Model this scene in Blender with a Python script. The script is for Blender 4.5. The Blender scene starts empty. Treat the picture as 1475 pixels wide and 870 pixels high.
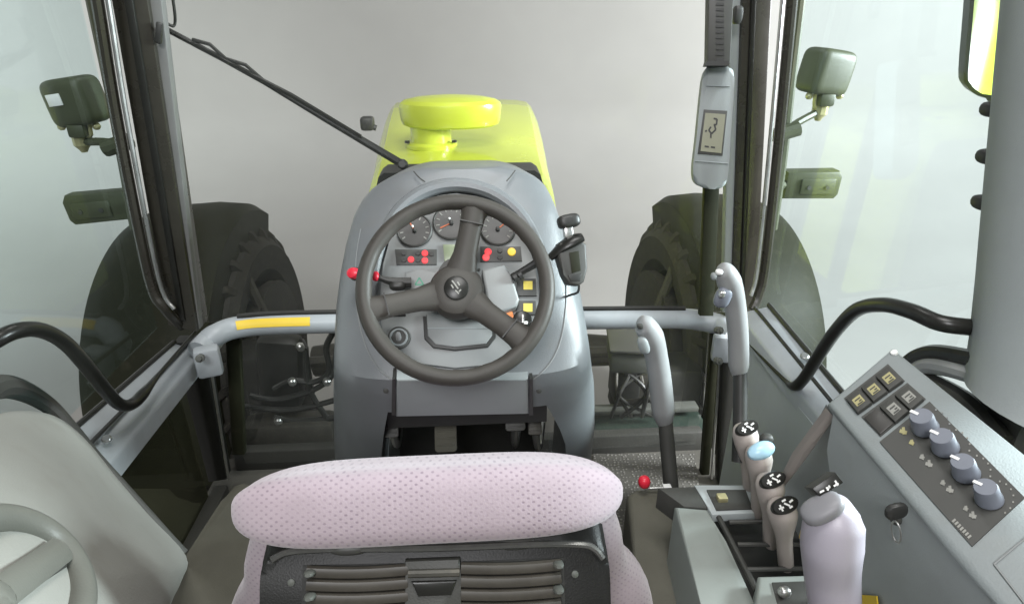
import bpy, bmesh, math, random
from mathutils import Vector as V, Matrix, Quaternion
random.seed(7)
R = math.radians
sc = bpy.context.scene
col = sc.collection

# ---------------------------------------------------------------- camera
PITCH, YAW, FPX = R(24.8), R(4.0), 901.4
CAMP = V((0.03, 0.0, 1.5))
cd = bpy.data.cameras.new('camera'); cam = bpy.data.objects.new('camera', cd); col.objects.link(cam)
cd.sensor_width = 36; cd.lens = 36 * FPX / 1475; cd.clip_start = 0.02; cd.clip_end = 200
cam.location = CAMP; cam.rotation_euler = (R(90) - PITCH, 0, -YAW)
sc.camera = cam
# ---------------------------------------------------------------- light
w = bpy.data.worlds.new('World'); sc.world = w; w.use_nodes = True
bg = w.node_tree.nodes['Background']; bg.inputs[0].default_value = (0.98, 0.985, 1.0, 1); bg.inputs[1].default_value = 0.19
sc.view_settings.view_transform = 'Standard'; sc.view_settings.look = 'None'
sc.view_settings.exposure = 0.0; sc.view_settings.gamma = 1.0; sc.view_settings.use_curve_mapping = False

def area(name, loc, target, size, power, colr=(1, 1, 1), spread=180):
    l = bpy.data.lights.new(name, 'AREA'); l.shape = 'RECTANGLE'; l.size = size[0]; l.size_y = size[1]
    l.energy = power; l.color = colr; l.spread = R(spread)
    o = bpy.data.objects.new(name, l); col.objects.link(o); o.location = loc
    o.rotation_euler = (V(target) - V(loc)).to_track_quat('-Z', 'Y').to_euler()
    return o
area('softbox_key', (3.7, 1.0, 2.0), (0.2, 1.2, 0.7), (1.0, 1.0), 490, (0.95, 0.98, 1.0))
area('softbox_top', (0.3, 0.4, 4.2), (-0.1, 0.9, 0.6), (1.4, 1.4), 85, (1.0, 0.99, 0.97))
area('softbox_wall_right', (5.6, 1.6, 4.6), (5.6, 7.2, 1.8), (2.0, 2.0), 570, (0.93, 0.98, 1.0), 110)
area('softbox_wall_left', (-5.0, -0.8, 4.4), (-8.2, 5.0, 1.6), (2.0, 2.0), 480, (0.90, 1.0, 1.0), 95)
area('softbox_rear', (-0.7, -2.7, 3.9), (0.4, 0.7, 0.7), (1.4, 1.2), 150, (0.98, 0.98, 1.0))
area('hood_fill', (0.1, 3.3, 4.2), (0.0, 2.6, 1.0), (0.6, 0.6), 22, (1, 1, 0.97))  # added fill lamp, no known source: brightens the bonnet, drops the cap's shadow

# ---------------------------------------------------------------- pixel rays of the photograph -> places in the cab
FW = V((math.sin(YAW) * math.cos(PITCH), math.cos(YAW) * math.cos(PITCH), -math.sin(PITCH)))
RT = V((math.cos(YAW), -math.sin(YAW), 0)); UP = RT.cross(FW)
def ray(px, py): return FW + RT * ((px - 737.5) / FPX) + UP * ((435 - py) / FPX)
def A(px, py, Y):
    d = ray(px, py); return CAMP + d * ((Y - CAMP.y) / d.y)
def AX(px, py, X):
    d = ray(px, py); return CAMP + d * ((X - CAMP.x) / d.x)
def AZ(px, py, Z):
    d = ray(px, py); return CAMP + d * ((Z - CAMP.z) / d.z)
def proj(p):
    v = p - CAMP; z = v.dot(FW); return 737.5 + FPX * v.dot(RT) / z, 435 - FPX * v.dot(UP) / z
class Pl:
    def __init__(s, p, n): s.p = V(p); s.n = V(n).normalized()
    def h(s, px, py, off=0.0):
        d = ray(px, py); q = s.p + s.n * off
        return CAMP + d * ((q - CAMP).dot(s.n) / d.dot(s.n))
    def many(s, pts, off=0.0): return [s.h(x, y, off) for x, y in pts]
    def frame(s):
        u = V((0, 0, 1)) - s.n * s.n.z; u.normalize(); r = u.cross(s.n)
        return Matrix((r, u, s.n)).transposed()       # columns right, up, normal
def plane3(a, b, c):
    n = (b - a).cross(c - a)
    if n.dot(CAMP - a) < 0: n = -n
    return Pl(a, n)

# ---------------------------------------------------------------- materials
def mat(name, rgb, rough=0.5, var=0.08, nscale=6.0, bump=0.0, bscale=300.0, metal=0.0, coat=0.0, spec=0.5, dirt=0.0):
    m = bpy.data.materials.new(name); m.use_nodes = True
    nt = m.node_tree; N = nt.nodes; L = nt.links; b = N['Principled BSDF']
    b.inputs['Roughness'].default_value = rough; b.inputs['Metallic'].default_value = metal
    b.inputs['Coat Weight'].default_value = coat; b.inputs['Specular IOR Level'].default_value = spec
    tc = N.new('ShaderNodeTexCoord'); nz = N.new('ShaderNodeTexNoise')
    nz.inputs['Scale'].default_value = nscale; nz.inputs['Detail'].default_value = 5; nz.inputs['Roughness'].default_value = 0.65
    L.new(tc.outputs['Object'], nz.inputs['Vector'])
    rp = N.new('ShaderNodeValToRGB')
    rp.color_ramp.elements[0].position = 0.3; rp.color_ramp.elements[1].position = 0.7
    lo = [c * (1 - var) for c in rgb]; hi = [min(1, c * (1 + var)) for c in rgb]
    rp.color_ramp.elements[0].color = (*lo, 1); rp.color_ramp.elements[1].color = (*hi, 1)
    L.new(nz.outputs['Fac'], rp.inputs['Fac'])
    last = rp.outputs['Color']
    if dirt:
        n2 = N.new('ShaderNodeTexNoise'); n2.inputs['Scale'].default_value = nscale * 5; n2.inputs['Detail'].default_value = 8
        L.new(tc.outputs['Object'], n2.inputs['Vector'])
        r2 = N.new('ShaderNodeMapRange'); r2.inputs[1].default_value = 0.55; r2.inputs[2].default_value = 0.75
        r2.inputs[3].default_value = 0; r2.inputs[4].default_value = dirt
        L.new(n2.outputs['Fac'], r2.inputs[0])
        mx = N.new('ShaderNodeMixRGB'); mx.inputs[2].default_value = (0.16, 0.14, 0.10, 1)
        L.new(r2.outputs[0], mx.inputs[0]); L.new(last, mx.inputs[1]); last = mx.outputs[0]
    L.new(last, b.inputs['Base Color'])
    mr = N.new('ShaderNodeMapRange'); mr.inputs[3].default_value = max(0.02, rough - 0.08); mr.inputs[4].default_value = min(1, rough + 0.08)
    L.new(nz.outputs['Fac'], mr.inputs[0]); L.new(mr.outputs[0], b.inputs['Roughness'])
    if bump:
        n3 = N.new('ShaderNodeTexNoise'); n3.inputs['Scale'].default_value = bscale; n3.inputs['Detail'].default_value = 3
        L.new(tc.outputs['Object'], n3.inputs['Vector'])
        bp = N.new('ShaderNodeBump'); bp.inputs['Strength'].default_value = bump; bp.inputs['Distance'].default_value = 0.002
        L.new(n3.outputs['Fac'], bp.inputs['Height']); L.new(bp.outputs['Normal'], b.inputs['Normal'])
    return m
def glow(name, rgb, strength):
    m = bpy.data.materials.new(name); m.use_nodes = True; b = m.node_tree.nodes['Principled BSDF']
    b.inputs['Base Color'].default_value = (*[c * 0.5 for c in rgb], 1)
    b.inputs['Emission Color'].default_value = (*rgb, 1); b.inputs['Emission Strength'].default_value = strength
    b.inputs['Roughness'].default_value = 0.3
    return m
def glass(name, tint, refl=0.5, haze=0.0, hcol=(0.8, 0.85, 0.82)):
    m = bpy.data.materials.new(name); m.use_nodes = True; nt = m.node_tree; N = nt.nodes; L = nt.links
    N.remove(N['Principled BSDF']); out = N['Material Output']
    tr = N.new('ShaderNodeBsdfTransparent'); tr.inputs[0].default_value = (*tint, 1)
    gl = N.new('ShaderNodeBsdfGlossy'); gl.inputs['Roughness'].default_value = 0.03
    fr = N.new('ShaderNodeFresnel'); fr.inputs[0].default_value = 1.45
    mu = N.new('ShaderNodeMath'); mu.operation = 'MULTIPLY'; mu.inputs[1].default_value = refl
    L.new(fr.outputs[0], mu.inputs[0])
    mx = N.new('ShaderNodeMixShader'); L.new(mu.outputs[0], mx.inputs[0]); L.new(tr.outputs[0], mx.inputs[1]); L.new(gl.outputs[0], mx.inputs[2])
    last = mx.outputs[0]
    if haze:
        df = N.new('ShaderNodeBsdfTranslucent'); df.inputs[0].default_value = (*hcol, 1)
        d2 = N.new('ShaderNodeBsdfDiffuse'); d2.inputs[0].default_value = (*hcol, 1)
        a = N.new('ShaderNodeMixShader'); a.inputs[0].default_value = 0.5; L.new(df.outputs[0], a.inputs[1]); L.new(d2.outputs[0], a.inputs[2])
        nz = N.new('ShaderNodeTexNoise'); nz.inputs['Scale'].default_value = 1.6; nz.inputs['Detail'].default_value = 4
        tc = N.new('ShaderNodeTexCoord'); L.new(tc.outputs['Object'], nz.inputs['Vector'])
        mr = N.new('ShaderNodeMapRange'); mr.inputs[1].default_value = 0.3; mr.inputs[2].default_value = 0.7
        mr.inputs[3].default_value = haze * 0.6; mr.inputs[4].default_value = haze * 1.4; L.new(nz.outputs['Fac'], mr.inputs[0])
        b = N.new('ShaderNodeMixShader'); L.new(mr.outputs[0], b.inputs[0]); L.new(last, b.inputs[1]); L.new(a.outputs[0], b.inputs[2]); last = b.outputs[0]
    L.new(last, out.inputs[0]); return m

M = dict(
 shroud=mat('console_grey_plastic', (0.155, 0.166, 0.172), 0.36, 0.05, 5, 0.28, 420, dirt=0.10),
 grey=mat('grey_painted_steel', (0.33, 0.355, 0.37), 0.40, 0.06, 9, 0.05, 300, dirt=0.10),
 dash=mat('dash_face_grey', (0.215, 0.225, 0.222), 0.5, 0.04, 12),
 cover=mat('beige_grey_moulding', (0.265, 0.263, 0.238), 0.6, 0.07, 4, 0.4, 350, dirt=0.14),
 shell=mat('black_shell_plastic', (0.012, 0.012, 0.011), 0.42, 0.15, 10, 0.15, 400, spec=0.25),
 ring=mat('dark_beige_ring', (0.13, 0.13, 0.112), 0.5, 0.08, 8, 0.15, 350),
 duct=mat('grey_trim_plastic', (0.24, 0.26, 0.26), 0.6, 0.05, 5, 0.2, 400),
 sidec=mat('side_console_plastic', (0.35, 0.38, 0.38), 0.5, 0.06, 6, 0.15, 400, dirt=0.08),
 sidec2=mat('control_panel_body', (0.215, 0.238, 0.238), 0.55, 0.06, 6, 0.25, 400, dirt=0.10),
 lightc=mat('pale_console_plastic', (0.25, 0.275, 0.255), 0.5, 0.06, 6, 0.15, 400, dirt=0.1),
 wheel=mat('wheel_rubber', (0.050, 0.046, 0.040), 0.5, 0.08, 20, 0.15, 600, spec=0.3),
 black=mat('black_rubber', (0.022, 0.022, 0.02), 0.45, 0.15, 14, 0.1, 300),
 gloss=mat('gloss_black', (0.014, 0.014, 0.012), 0.32, 0.15, 10, spec=0.35),
 dark=mat('dark_plastic', (0.045, 0.045, 0.04), 0.55, 0.12, 10, 0.2, 400),
 pillar=mat('black_pillar_paint', (0.028, 0.026, 0.020), 0.28, 0.2, 7),
 olive=mat('dark_fender_plastic', (0.018, 0.019, 0.010), 0.6, 0.12, 5, 0.15, 200, spec=0.18, dirt=0.08),
 trim=mat('dark_trim_carpet', (0.10, 0.096, 0.075), 0.85, 0.12, 8, 0.5, 500),
 floor=mat('floor_rubber', (0.065, 0.062, 0.052), 0.8, 0.15, 9, 0.4, 250, dirt=0.2),
 tyre=mat('tyre_rubber', (0.030, 0.028, 0.024), 0.8, 0.2, 8, 0.4, 120, spec=0.25, dirt=0.2),
 ptrim=mat('pillar_trim_grey', (0.13, 0.13, 0.125), 0.45, 0.1, 8),
 lime=mat('lime_paint', (0.53, 0.61, 0.055), 0.25, 0.03, 3, coat=0.5),
 steel=mat('bright_steel', (0.55, 0.55, 0.53), 0.3, 0.1, 20, metal=0.9),
 iron=mat('dull_iron', (0.06, 0.057, 0.048), 0.55, 0.25, 15, 0.3, 90, metal=0.3, dirt=0.3),
 dgreen=mat('dark_green_paint', (0.022, 0.036, 0.028), 0.6, 0.15, 8, spec=0.2, dirt=0.1),
 lamp=mat('lamp_housing', (0.050, 0.056, 0.028), 0.5, 0.12, 16, 0.15, 250),
 brass=mat('zinc_bracket', (0.48, 0.44, 0.24), 0.4, 0.15, 22, metal=0.5),
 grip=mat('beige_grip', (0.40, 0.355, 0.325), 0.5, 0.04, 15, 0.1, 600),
 ggrip=mat('grey_grip', (0.25, 0.255, 0.255), 0.55, 0.05, 15, 0.15, 600),
 head=mat('joystick_head', (0.19, 0.188, 0.20), 0.5, 0.05, 14),
 lav=mat('lavender_grip', (0.37, 0.345, 0.395), 0.42, 0.03, 12, 0.1, 600),
 knob=mat('blue_grey_knob', (0.165, 0.178, 0.21), 0.45, 0.05, 30),
 white=mat('white_print', (0.80, 0.80, 0.78), 0.6, 0.02),
 yellow=mat('yellow_label', (0.72, 0.50, 0.03), 0.5, 0.05, 20),
 pyel=mat('pale_yellow_print', (0.34, 0.31, 0.15), 0.5, 0.05, 20),
 orng=mat('needle_orange', (0.45, 0.10, 0.03), 0.5, 0.05, 20),
 pyel2=mat('bright_yellow_print', (0.72, 0.58, 0.10), 0.5, 0.05, 20),
 red=mat('red_plastic', (0.70, 0.025, 0.05), 0.35, 0.05, 20),
 pblue=mat('pale_blue_cap', (0.42, 0.66, 0.80), 0.3, 0.03, 20),
 gauge=mat('gauge_face', (0.038, 0.036, 0.033), 0.4, 0.08, 30),
 lcd=mat('lcd_glass', (0.25, 0.25, 0.185), 0.25, 0.03, 15),
 lcd2=mat('lcd_green', (0.26, 0.30, 0.19), 0.3, 0.03, 15),
 panel2=mat('tool_box_grey', (0.085, 0.09, 0.08), 0.55, 0.1, 8, dirt=0.15),
 panel=mat('control_panel_face', (0.055, 0.055, 0.05), 0.5, 0.08, 14),
 mirror=mat('mirror_glass', (0.85, 0.87, 0.85), 0.02, 0.01, 3, metal=1.0),
 wall=mat('studio_backdrop_paper', (0.37, 0.357, 0.34), 0.9, 0.07, 0.35),
 lred=glow('red_warning_light', (1.0, 0.06, 0.07), 0.8),
 lyel=glow('yellow_warning_light', (1.0, 0.66, 0.05), 0.55),
 lor=glow('orange_light', (1.0, 0.35, 0.12), 0.6),
 wscreen=glass('windscreen_glass', (0.97, 0.975, 0.97), 0.22, 0.012),
 sglass=glass('side_glass', (0.925, 0.98, 0.985), 0.07, 0.003, (0.80, 0.86, 0.74)),
 shade_glass=glass('shade_tinted_lower_glass', (0.40, 0.41, 0.33), 0.4, 0.05, (0.5,0.5,0.38)),  # dark olive tint stands in for the shadow and tyre beyond the pane
)
# pink upholstery: woven fabric with small dark flecks
def fabric():
    m = mat('pink_tweed_fabric', (0.375, 0.308, 0.342), 0.95, 0.04, 25)
    nt = m.node_tree; N = nt.nodes; L = nt.links; b = N['Principled BSDF']
    b.inputs['Sheen Weight'].default_value = 0.3
    tc = N.new('ShaderNodeTexCoord'); sp_ = N.new('ShaderNodeSeparateXYZ'); L.new(tc.outputs['Object'], sp_.inputs[0])
    nz = N.new('ShaderNodeTexNoise'); nz.inputs['Scale'].default_value = 16; L.new(tc.outputs['Object'], nz.inputs['Vector'])
    def mth(op, a, b=None):
        n_ = N.new('ShaderNodeMath'); n_.operation = op
        for k_, v_ in enumerate((a, b)):
            if v_ is None: continue
            if isinstance(v_, (int, float)): n_.inputs[k_].default_value = v_
            else: L.new(v_, n_.inputs[k_])
        return n_.outputs[0]
    wob = mth('MULTIPLY', nz.outputs['Fac'], 1.3)
    su = mth('SINE', mth('ADD', mth('MULTIPLY', sp_.outputs['X'], 2 * math.pi / 0.0128), wob))
    wz = mth('ADD', mth('MULTIPLY', sp_.outputs['Y'], 0.8), sp_.outputs['Z'])
    sv = mth('SINE', mth('ADD', mth('MULTIPLY', wz, 2 * math.pi / 0.0115), wob))
    mr = N.new('ShaderNodeMapRange'); mr.inputs[1].default_value = 0.40; mr.inputs[2].default_value = 0.85
    mr.inputs[3].default_value = 0.0; mr.inputs[4].default_value = 1.0; L.new(mth('MULTIPLY', su, sv), mr.inputs[0])
    m3 = N.new('ShaderNodeMapRange'); m3.inputs[1].default_value = 0.35; m3.inputs[2].default_value = 0.62
    m3.inputs[3].default_value = 0.25; m3.inputs[4].default_value = 0.75; L.new(nz.outputs['Fac'], m3.inputs[0])
    mu = N.new('ShaderNodeMath'); mu.operation = 'MULTIPLY'; L.new(mr.outputs[0], mu.inputs[0]); L.new(m3.outputs[0], mu.inputs[1])
    fine = N.new('ShaderNodeTexNoise'); fine.inputs['Scale'].default_value = 260; fine.inputs['Detail'].default_value = 2
    L.new(tc.outputs['Object'], fine.inputs['Vector'])
    old = b.inputs['Base Color'].links[0].from_socket
    m0 = N.new('ShaderNodeMixRGB'); m0.blend_type = 'MULTIPLY'; m0.inputs[0].default_value = 0.35
    L.new(old, m0.inputs[1]); L.new(fine.outputs['Color'], m0.inputs[2])
    g = N.new('ShaderNodeMixRGB'); g.inputs[2].default_value = (0.20, 0.155, 0.19, 1)
    L.new(mu.outputs[0], g.inputs[0]); L.new(old, g.inputs[1]); L.new(g.outputs[0], b.inputs['Base Color'])
    bp = N.new('ShaderNodeBump'); bp.inputs['Strength'].default_value = 0.22; bp.inputs['Distance'].default_value = 0.002
    ad = N.new('ShaderNodeMath'); ad.operation = 'MULTIPLY_ADD'; ad.inputs[1].default_value = -0.8
    L.new(mu.outputs[0], ad.inputs[0]); L.new(fine.outputs['Fac'], ad.inputs[2])
    L.new(ad.outputs[0], bp.inputs['Height']); L.new(bp.outputs['Normal'], b.inputs['Normal'])
    return m
M['fabric'] = fabric()
# studded rubber mat
def studded():
    m = mat('studded_mat', (0.12, 0.115, 0.10), 0.8, 0.1, 20)
    nt = m.node_tree; N = nt.nodes; L = nt.links; b = N['Principled BSDF']
    tc = N.new('ShaderNodeTexCoord'); vo = N.new('ShaderNodeTexVoronoi'); vo.inputs['Scale'].default_value = 75; vo.inputs['Randomness'].default_value = 0.5
    L.new(tc.outputs['Object'], vo.inputs['Vector'])
    mr = N.new('ShaderNodeMapRange'); mr.inputs[1].default_value = 0.15; mr.inputs[2].default_value = 0.4; mr.inputs[3].default_value = 1; mr.inputs[4].default_value = 0
    L.new(vo.outputs['Distance'], mr.inputs[0])
    g = N.new('ShaderNodeMixRGB'); g.inputs[1].default_value = (0.06, 0.058, 0.05, 1); g.inputs[2].default_value = (0.15, 0.145, 0.13, 1)
    L.new(mr.outputs[0], g.inputs[0]); L.new(g.outputs[0], b.inputs['Base Color'])
    bp = N.new('ShaderNodeBump'); bp.inputs['Strength'].default_value = 0.8; bp.inputs['Distance'].default_value = 0.003
    L.new(mr.outputs[0], bp.inputs['Height']); L.new(bp.outputs['Normal'], b.inputs['Normal'])
    return m
M['mat'] = studded()

# ---------------------------------------------------------------- mesh helpers
ORG = {}
def spline(pts, n=8):
    pts = [V(p) for p in pts]; out = []
    for i in range(len(pts) - 1):
        p0 = pts[max(i - 1, 0)]; p1 = pts[i]; p2 = pts[i + 1]; p3 = pts[min(i + 2, len(pts) - 1)]
        for k in range(n):
            t = k / n
            out.append(0.5 * ((2 * p1) + (p2 - p0) * t + (2 * p0 - 5 * p1 + 4 * p2 - p3) * t * t + (3 * p1 - p0 - 3 * p2 + p3) * t ** 3))
    out.append(pts[-1]); return out
def lin(tab, x):
    if x <= tab[0][0]: return tab[0][1:]
    for a, b in zip(tab, tab[1:]):
        if x <= b[0]:
            t = (x - a[0]) / (b[0] - a[0]); return tuple(p + (q - p) * t for p, q in zip(a[1:], b[1:]))
    return tab[-1][1:]
class MB:
    def __init__(s): s.bm = bmesh.new()
    def _face(s, vs):
        try: return s.bm.faces.new(vs)
        except ValueError: return None
    def loft(s, rings, cap=True, closed=True, loop=False):
        rv = [[s.bm.verts.new(p) for p in r] for r in rings]; n = len(rv[0])
        seq = list(zip(rv, rv[1:])) + ([(rv[-1], rv[0])] if loop else [])
        for a, b in seq:
            for i in range(n if closed else n - 1):
                j = (i + 1) % n; s._face((a[i], a[j], b[j], b[i]))
        if cap and closed and not loop:
            s._face(list(reversed(rv[0]))); s._face(rv[-1])
        return s
    def tube(s, pts, r, n=12, flat=1.0, up=None, loop=False):
        pts = [V(p) for p in pts]; m = len(pts); rings = []
        rr = r if isinstance(r, (list, tuple)) else [r] * m
        t0 = (pts[1] - pts[0]).normalized()
        nrm = V(up) if up else (V((0, 0, 1)) if abs(t0.z) < 0.9 else V((1, 0, 0)))
        for i, p in enumerate(pts):
            if loop: t = pts[(i + 1) % m] - pts[i - 1]
            else: t = pts[min(i + 1, m - 1)] - pts[max(i - 1, 0)]
            t.normalize(); nrm = (nrm - t * nrm.dot(t)).normalized(); bn = t.cross(nrm)
            rings.append([p + (nrm * math.cos(2 * math.pi * k / n) * flat + bn * math.sin(2 * math.pi * k / n)) * rr[i] for k in range(n)])
        return s.loft(rings, True, True, loop)
    def lathe(s, o, axis, prof, n=24, rx=1.0, ry=1.0, up=None):
        ax = V(axis).normalized(); u = V(up) if up else (V((0, 0, 1)) if abs(ax.z) < 0.9 else V((1, 0, 0)))
        u = (u - ax * u.dot(ax)).normalized(); b = ax.cross(u); o = V(o)
        rings = [[o + ax * h + (u * math.cos(2 * math.pi * k / n) * ry + b * math.sin(2 * math.pi * k / n) * rx) * max(r, 1e-4) for k in range(n)] for r, h in prof]
        return s.loft(rings)
    def box(s, c, size, rot=None, bev=0.0, seg=2):
        g = bmesh.ops.create_cube(s.bm, size=1.0); vs = g['verts']
        for v in vs: v.co = V((v.co.x * size[0], v.co.y * size[1], v.co.z * size[2]))
        if bev:
            es = list({e for v in vs for e in v.link_edges})
            g2 = bmesh.ops.bevel(s.bm, geom=es, offset=bev, segments=seg, affect='EDGES', profile=0.5)
            fs = g2['faces']; vs = list({v for f in fs for v in f.verts})
        Rm = rot if rot is not None else Matrix.Identity(3)
        for v in vs: v.co = Rm @ v.co + V(c)
        return s
    def prism(s, pts, vec, bev=0.0, seg=2):
        pts = [V(p) for p in pts]; vec = V(vec)
        a = [s.bm.verts.new(p) for p in pts]; b = [s.bm.verts.new(p + vec) for p in pts]; n = len(pts)
        fs = [s._face(a), s._face(list(reversed(b)))]
        fs += [s._face((a[i], b[i], b[(i + 1) % n], a[(i + 1) % n])) for i in range(n)]
        if bev:
            es = list(a[0].link_faces[0].edges) if False else [e for e in s.bm.edges if (e.verts[0] in a and e.verts[1] in a)]
            bmesh.ops.bevel(s.bm, geom=es, offset=bev, segments=seg, affect='EDGES', profile=0.5)
        return s
    def superell(s, c, rad, Rm=None, p=3.0, nu=24, nv=14):
        Rm = Rm if Rm is not None else Matrix.Identity(3); rings = []
        f = lambda x: math.copysign(abs(x) ** (2 / p), x)
        for j in range(1, nv):
            ph = -math.pi / 2 + math.pi * j / nv
            rings.append([V(c) + Rm @ V((rad[0] * f(math.cos(ph)) * f(math.cos(2 * math.pi * i / nu)), rad[1] * f(math.cos(ph)) * f(math.sin(2 * math.pi * i / nu)), rad[2] * f(math.sin(ph)))) for i in range(nu)])
        return s.loft(rings)
    def build(s, name, m, parent=None, ang=35, flat=False):
        bm = s.bm; bmesh.ops.remove_doubles(bm, verts=bm.verts, dist=1e-6)
        bmesh.ops.recalc_face_normals(bm, faces=bm.faces)
        me = bpy.data.meshes.new(name); o = bpy.data.objects.new(name, me); col.objects.link(o)
        if parent is not None:
            org = ORG[parent]; o.parent = parent
        else:
            zs = [v.co for v in bm.verts]
            org = V(((min(v.x for v in zs) + max(v.x for v in zs)) / 2, (min(v.y for v in zs) + max(v.y for v in zs)) / 2, min(v.z for v in zs)))
            o.location = org
        for v in bm.verts: v.co -= org
        bm.to_mesh(me); bm.free(); ORG[o] = org
        me.materials.append(M[m] if isinstance(m, str) else m)
        if not flat:
            for p in me.polygons: p.use_smooth = True
            me.set_sharp_from_angle(angle=R(ang))
        return o
def thing(name, label, cat, loc, group=None):
    o = bpy.data.objects.new(name, None); col.objects.link(o); o.location = loc; o.empty_display_size = 0.05
    ORG[o] = V(loc); o['label'] = label; o['category'] = cat
    if group: o['group'] = group
    return o
def tag(o, label, cat, group=None):
    o['label'] = label; o['category'] = cat
    if group: o['group'] = group
    return o
def rrect(cx, cy, hw, hh, r, n=4):
    out = []
    for sx, sy, a0 in ((1, 1, 0), (-1, 1, 90), (-1, -1, 180), (1, -1, 270)):
        for k in range(n + 1):
            a = R(a0 + 90 * k / n); out.append((cx + sx * (hw - r) + r * math.cos(a), cy + sy * (hh - r) + r * math.sin(a)))
    return out
def on(c, fr, pts, off=0.0): return [V(c) + fr @ V((x, y, off)) for x, y in pts]
def stroke_poly(pl, a, b, wpx, off):     # a thin printed bar between two points of a face
    dx, dy = b[0] - a[0], b[1] - a[1]; l = math.hypot(dx, dy) or 1; nx, ny = -dy / l * wpx / 2, dx / l * wpx / 2
    return pl.many([(a[0] + nx, a[1] + ny), (b[0] + nx, b[1] + ny), (b[0] - nx, b[1] - ny), (a[0] - nx, a[1] - ny)], off)

# ================================================================ STUDIO
def backdrop():
    b = MB(); rings = []
    GZ = -0.84
    outline = [(-9, -7), (-9, 2), (-8.4, 6.0), (-6, 8.4), (-2, 9), (2, 9), (6, 8.4), (8.4, 6.0), (9, 2), (9, -7)]
    ol = [p for p in spline([(x, y, 0) for x, y in outline], 6)]
    cen = V((0, 0, 0))
    for f, z in [(0.0, 0), (0.55, 0), (0.75, 0), (0.85, 0.02)] + [(0.85 + 0.15 * math.sin(R(a)), 1.2 * (1 - math.cos(R(a)))) for a in range(10, 91, 10)] + [(1.0, 3), (1.0, 7)]:
        rings.append([V((p.x * f, -7 + (p.y + 7) * f if f else -7, GZ + z)) for p in ol])
    b.loft(rings, cap=False, closed=False)
    o = b.build('backdrop', 'wall'); o['kind'] = 'structure'; o['label'] = 'seamless pale grey studio backdrop behind the tractor'
backdrop()

# ================================================================ CAB SHELL
cab = thing('tractor_cab', 'grey and black tractor cab frame with windscreen, pillars and floor', 'cab', (0, 1.0, 0))
MB().prism([(-0.9, 0.0, 0), (0.92, 0.0, 0), (0.92, 1.93, 0), (-0.9, 1.93, 0)], (0, 0, -0.05)).build('floor', 'floor', cab)
# cross bar below the windscreen with its bent ends
pts = [A(286, 506, 1.66), A(298, 493, 1.70), A(312, 482, 1.72), A(345, 471, 1.765), A(420, 466, 1.78), A(655, 462, 1.79), A(900, 459, 1.78), A(985, 459, 1.77), A(1030, 466, 1.74), A(1046, 474, 1.70), A(1056, 482, 1.67)]
cb = MB().tube(spline(pts, 6), 0.034, 14).build('cross_bar', 'grey', cab)
MB().tube(spline([p + V((0, 0.0, 0.036)) for p in pts[3:8]], 5), 0.009, 6).build('rubber_seal', 'black', cab)
# yellow sticker, wrapped on the bar
b = MB(); rows = []; bar_sp = spline(pts, 24)
for i, c in enumerate(bar_sp[1:-1], 1):
    if 340 <= proj(c)[0] <= 456:
        t = (bar_sp[i + 1] - bar_sp[i - 1]).normalized(); bk = t.cross(V((0, 0, 1))).normalized()
        if bk.y > 0: bk = -bk
        rows.append([c + bk * 0.0352 * math.cos(R(a)) + V((0, 0, 0.0352 * math.sin(R(a)))) for a in (12, 24, 36, 48, 58)])
b.loft(rows, cap=False, closed=False).build('warning_sticker', 'yellow', cb)
# windscreen panes
def pane(name, pts, m, parent, th=0.004):
    n = (V(pts[1]) - V(pts[0])).cross(V(pts[2]) - V(pts[0])).normalized()
    return MB().prism(pts, n * th).build(name, m, parent)
pane('windscreen', [(-0.80, 1.80, 0.63), (0.85, 1.80, 0.61), (0.79, 1.80, 2.1), (-0.77, 1.80, 2.1)], 'wscreen', cab)
pane('lower_windscreen', [(-0.80, 1.86, 0.03), (0.85, 1.86, 0.03), (0.85, 1.80, 0.60), (-0.80, 1.80, 0.61)], 'wscreen', cab)
# A pillars : each a stack of long strips
def strip(name, m, bl, br, tl, tr, Y, dy, parent, top=2.1, bev=0.004, yt=None):
    yt = Y if yt is None else yt
    B = [A(*bl, Y), A(*br, Y)]; T = [A(*tl, yt), A(*tr, yt)]
    T = [b_ + (t_ - b_) * ((top - b_.z) / (t_.z - b_.z)) for b_, t_ in zip(B, T)]
    b = MB(); v = V((0, dy, 0))
    b.loft([[B[0], B[1], B[1] + v, B[0] + v], [T[0], T[1], T[1] + v, T[0] + v]])
    es = [e for e in b.bm.edges if abs((e.verts[0].co - e.verts[1].co).z) > 0.3]
    bmesh.ops.bevel(b.bm, geom=es, offset=bev, segments=2, affect='EDGES', profile=0.5)
    return b.build(name, m, parent)
strip('pillar', 'pillar', (242, 468), (284, 478), (160, 0), (212, 0), 1.70, 0.09, cab)
strip('pillar_trim', 'ptrim', (284, 474), (288, 474), (213, 0), (232, 0), 1.715, 0.03, cab)
strip('pillar_seal', 'gloss', (258, 462), (266, 462), (178, 0), (190, 0), 1.69, 0.015, cab, bev=0.003)
strip('pillar', 'pillar', (1054, 450), (1088, 450), (1070, 0), (1112, 0), 1.70, 0.09, cab)
strip('pillar_trim', 'duct', (1042, 450), (1055, 450), (1053, 0), (1071, 0), 1.715, 0.03, cab)
strip('pillar_seal', 'gloss', (1066, 440), (1072, 440), (1083, 0), (1090, 0), 1.69, 0.015, cab, bev=0.003)
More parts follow.
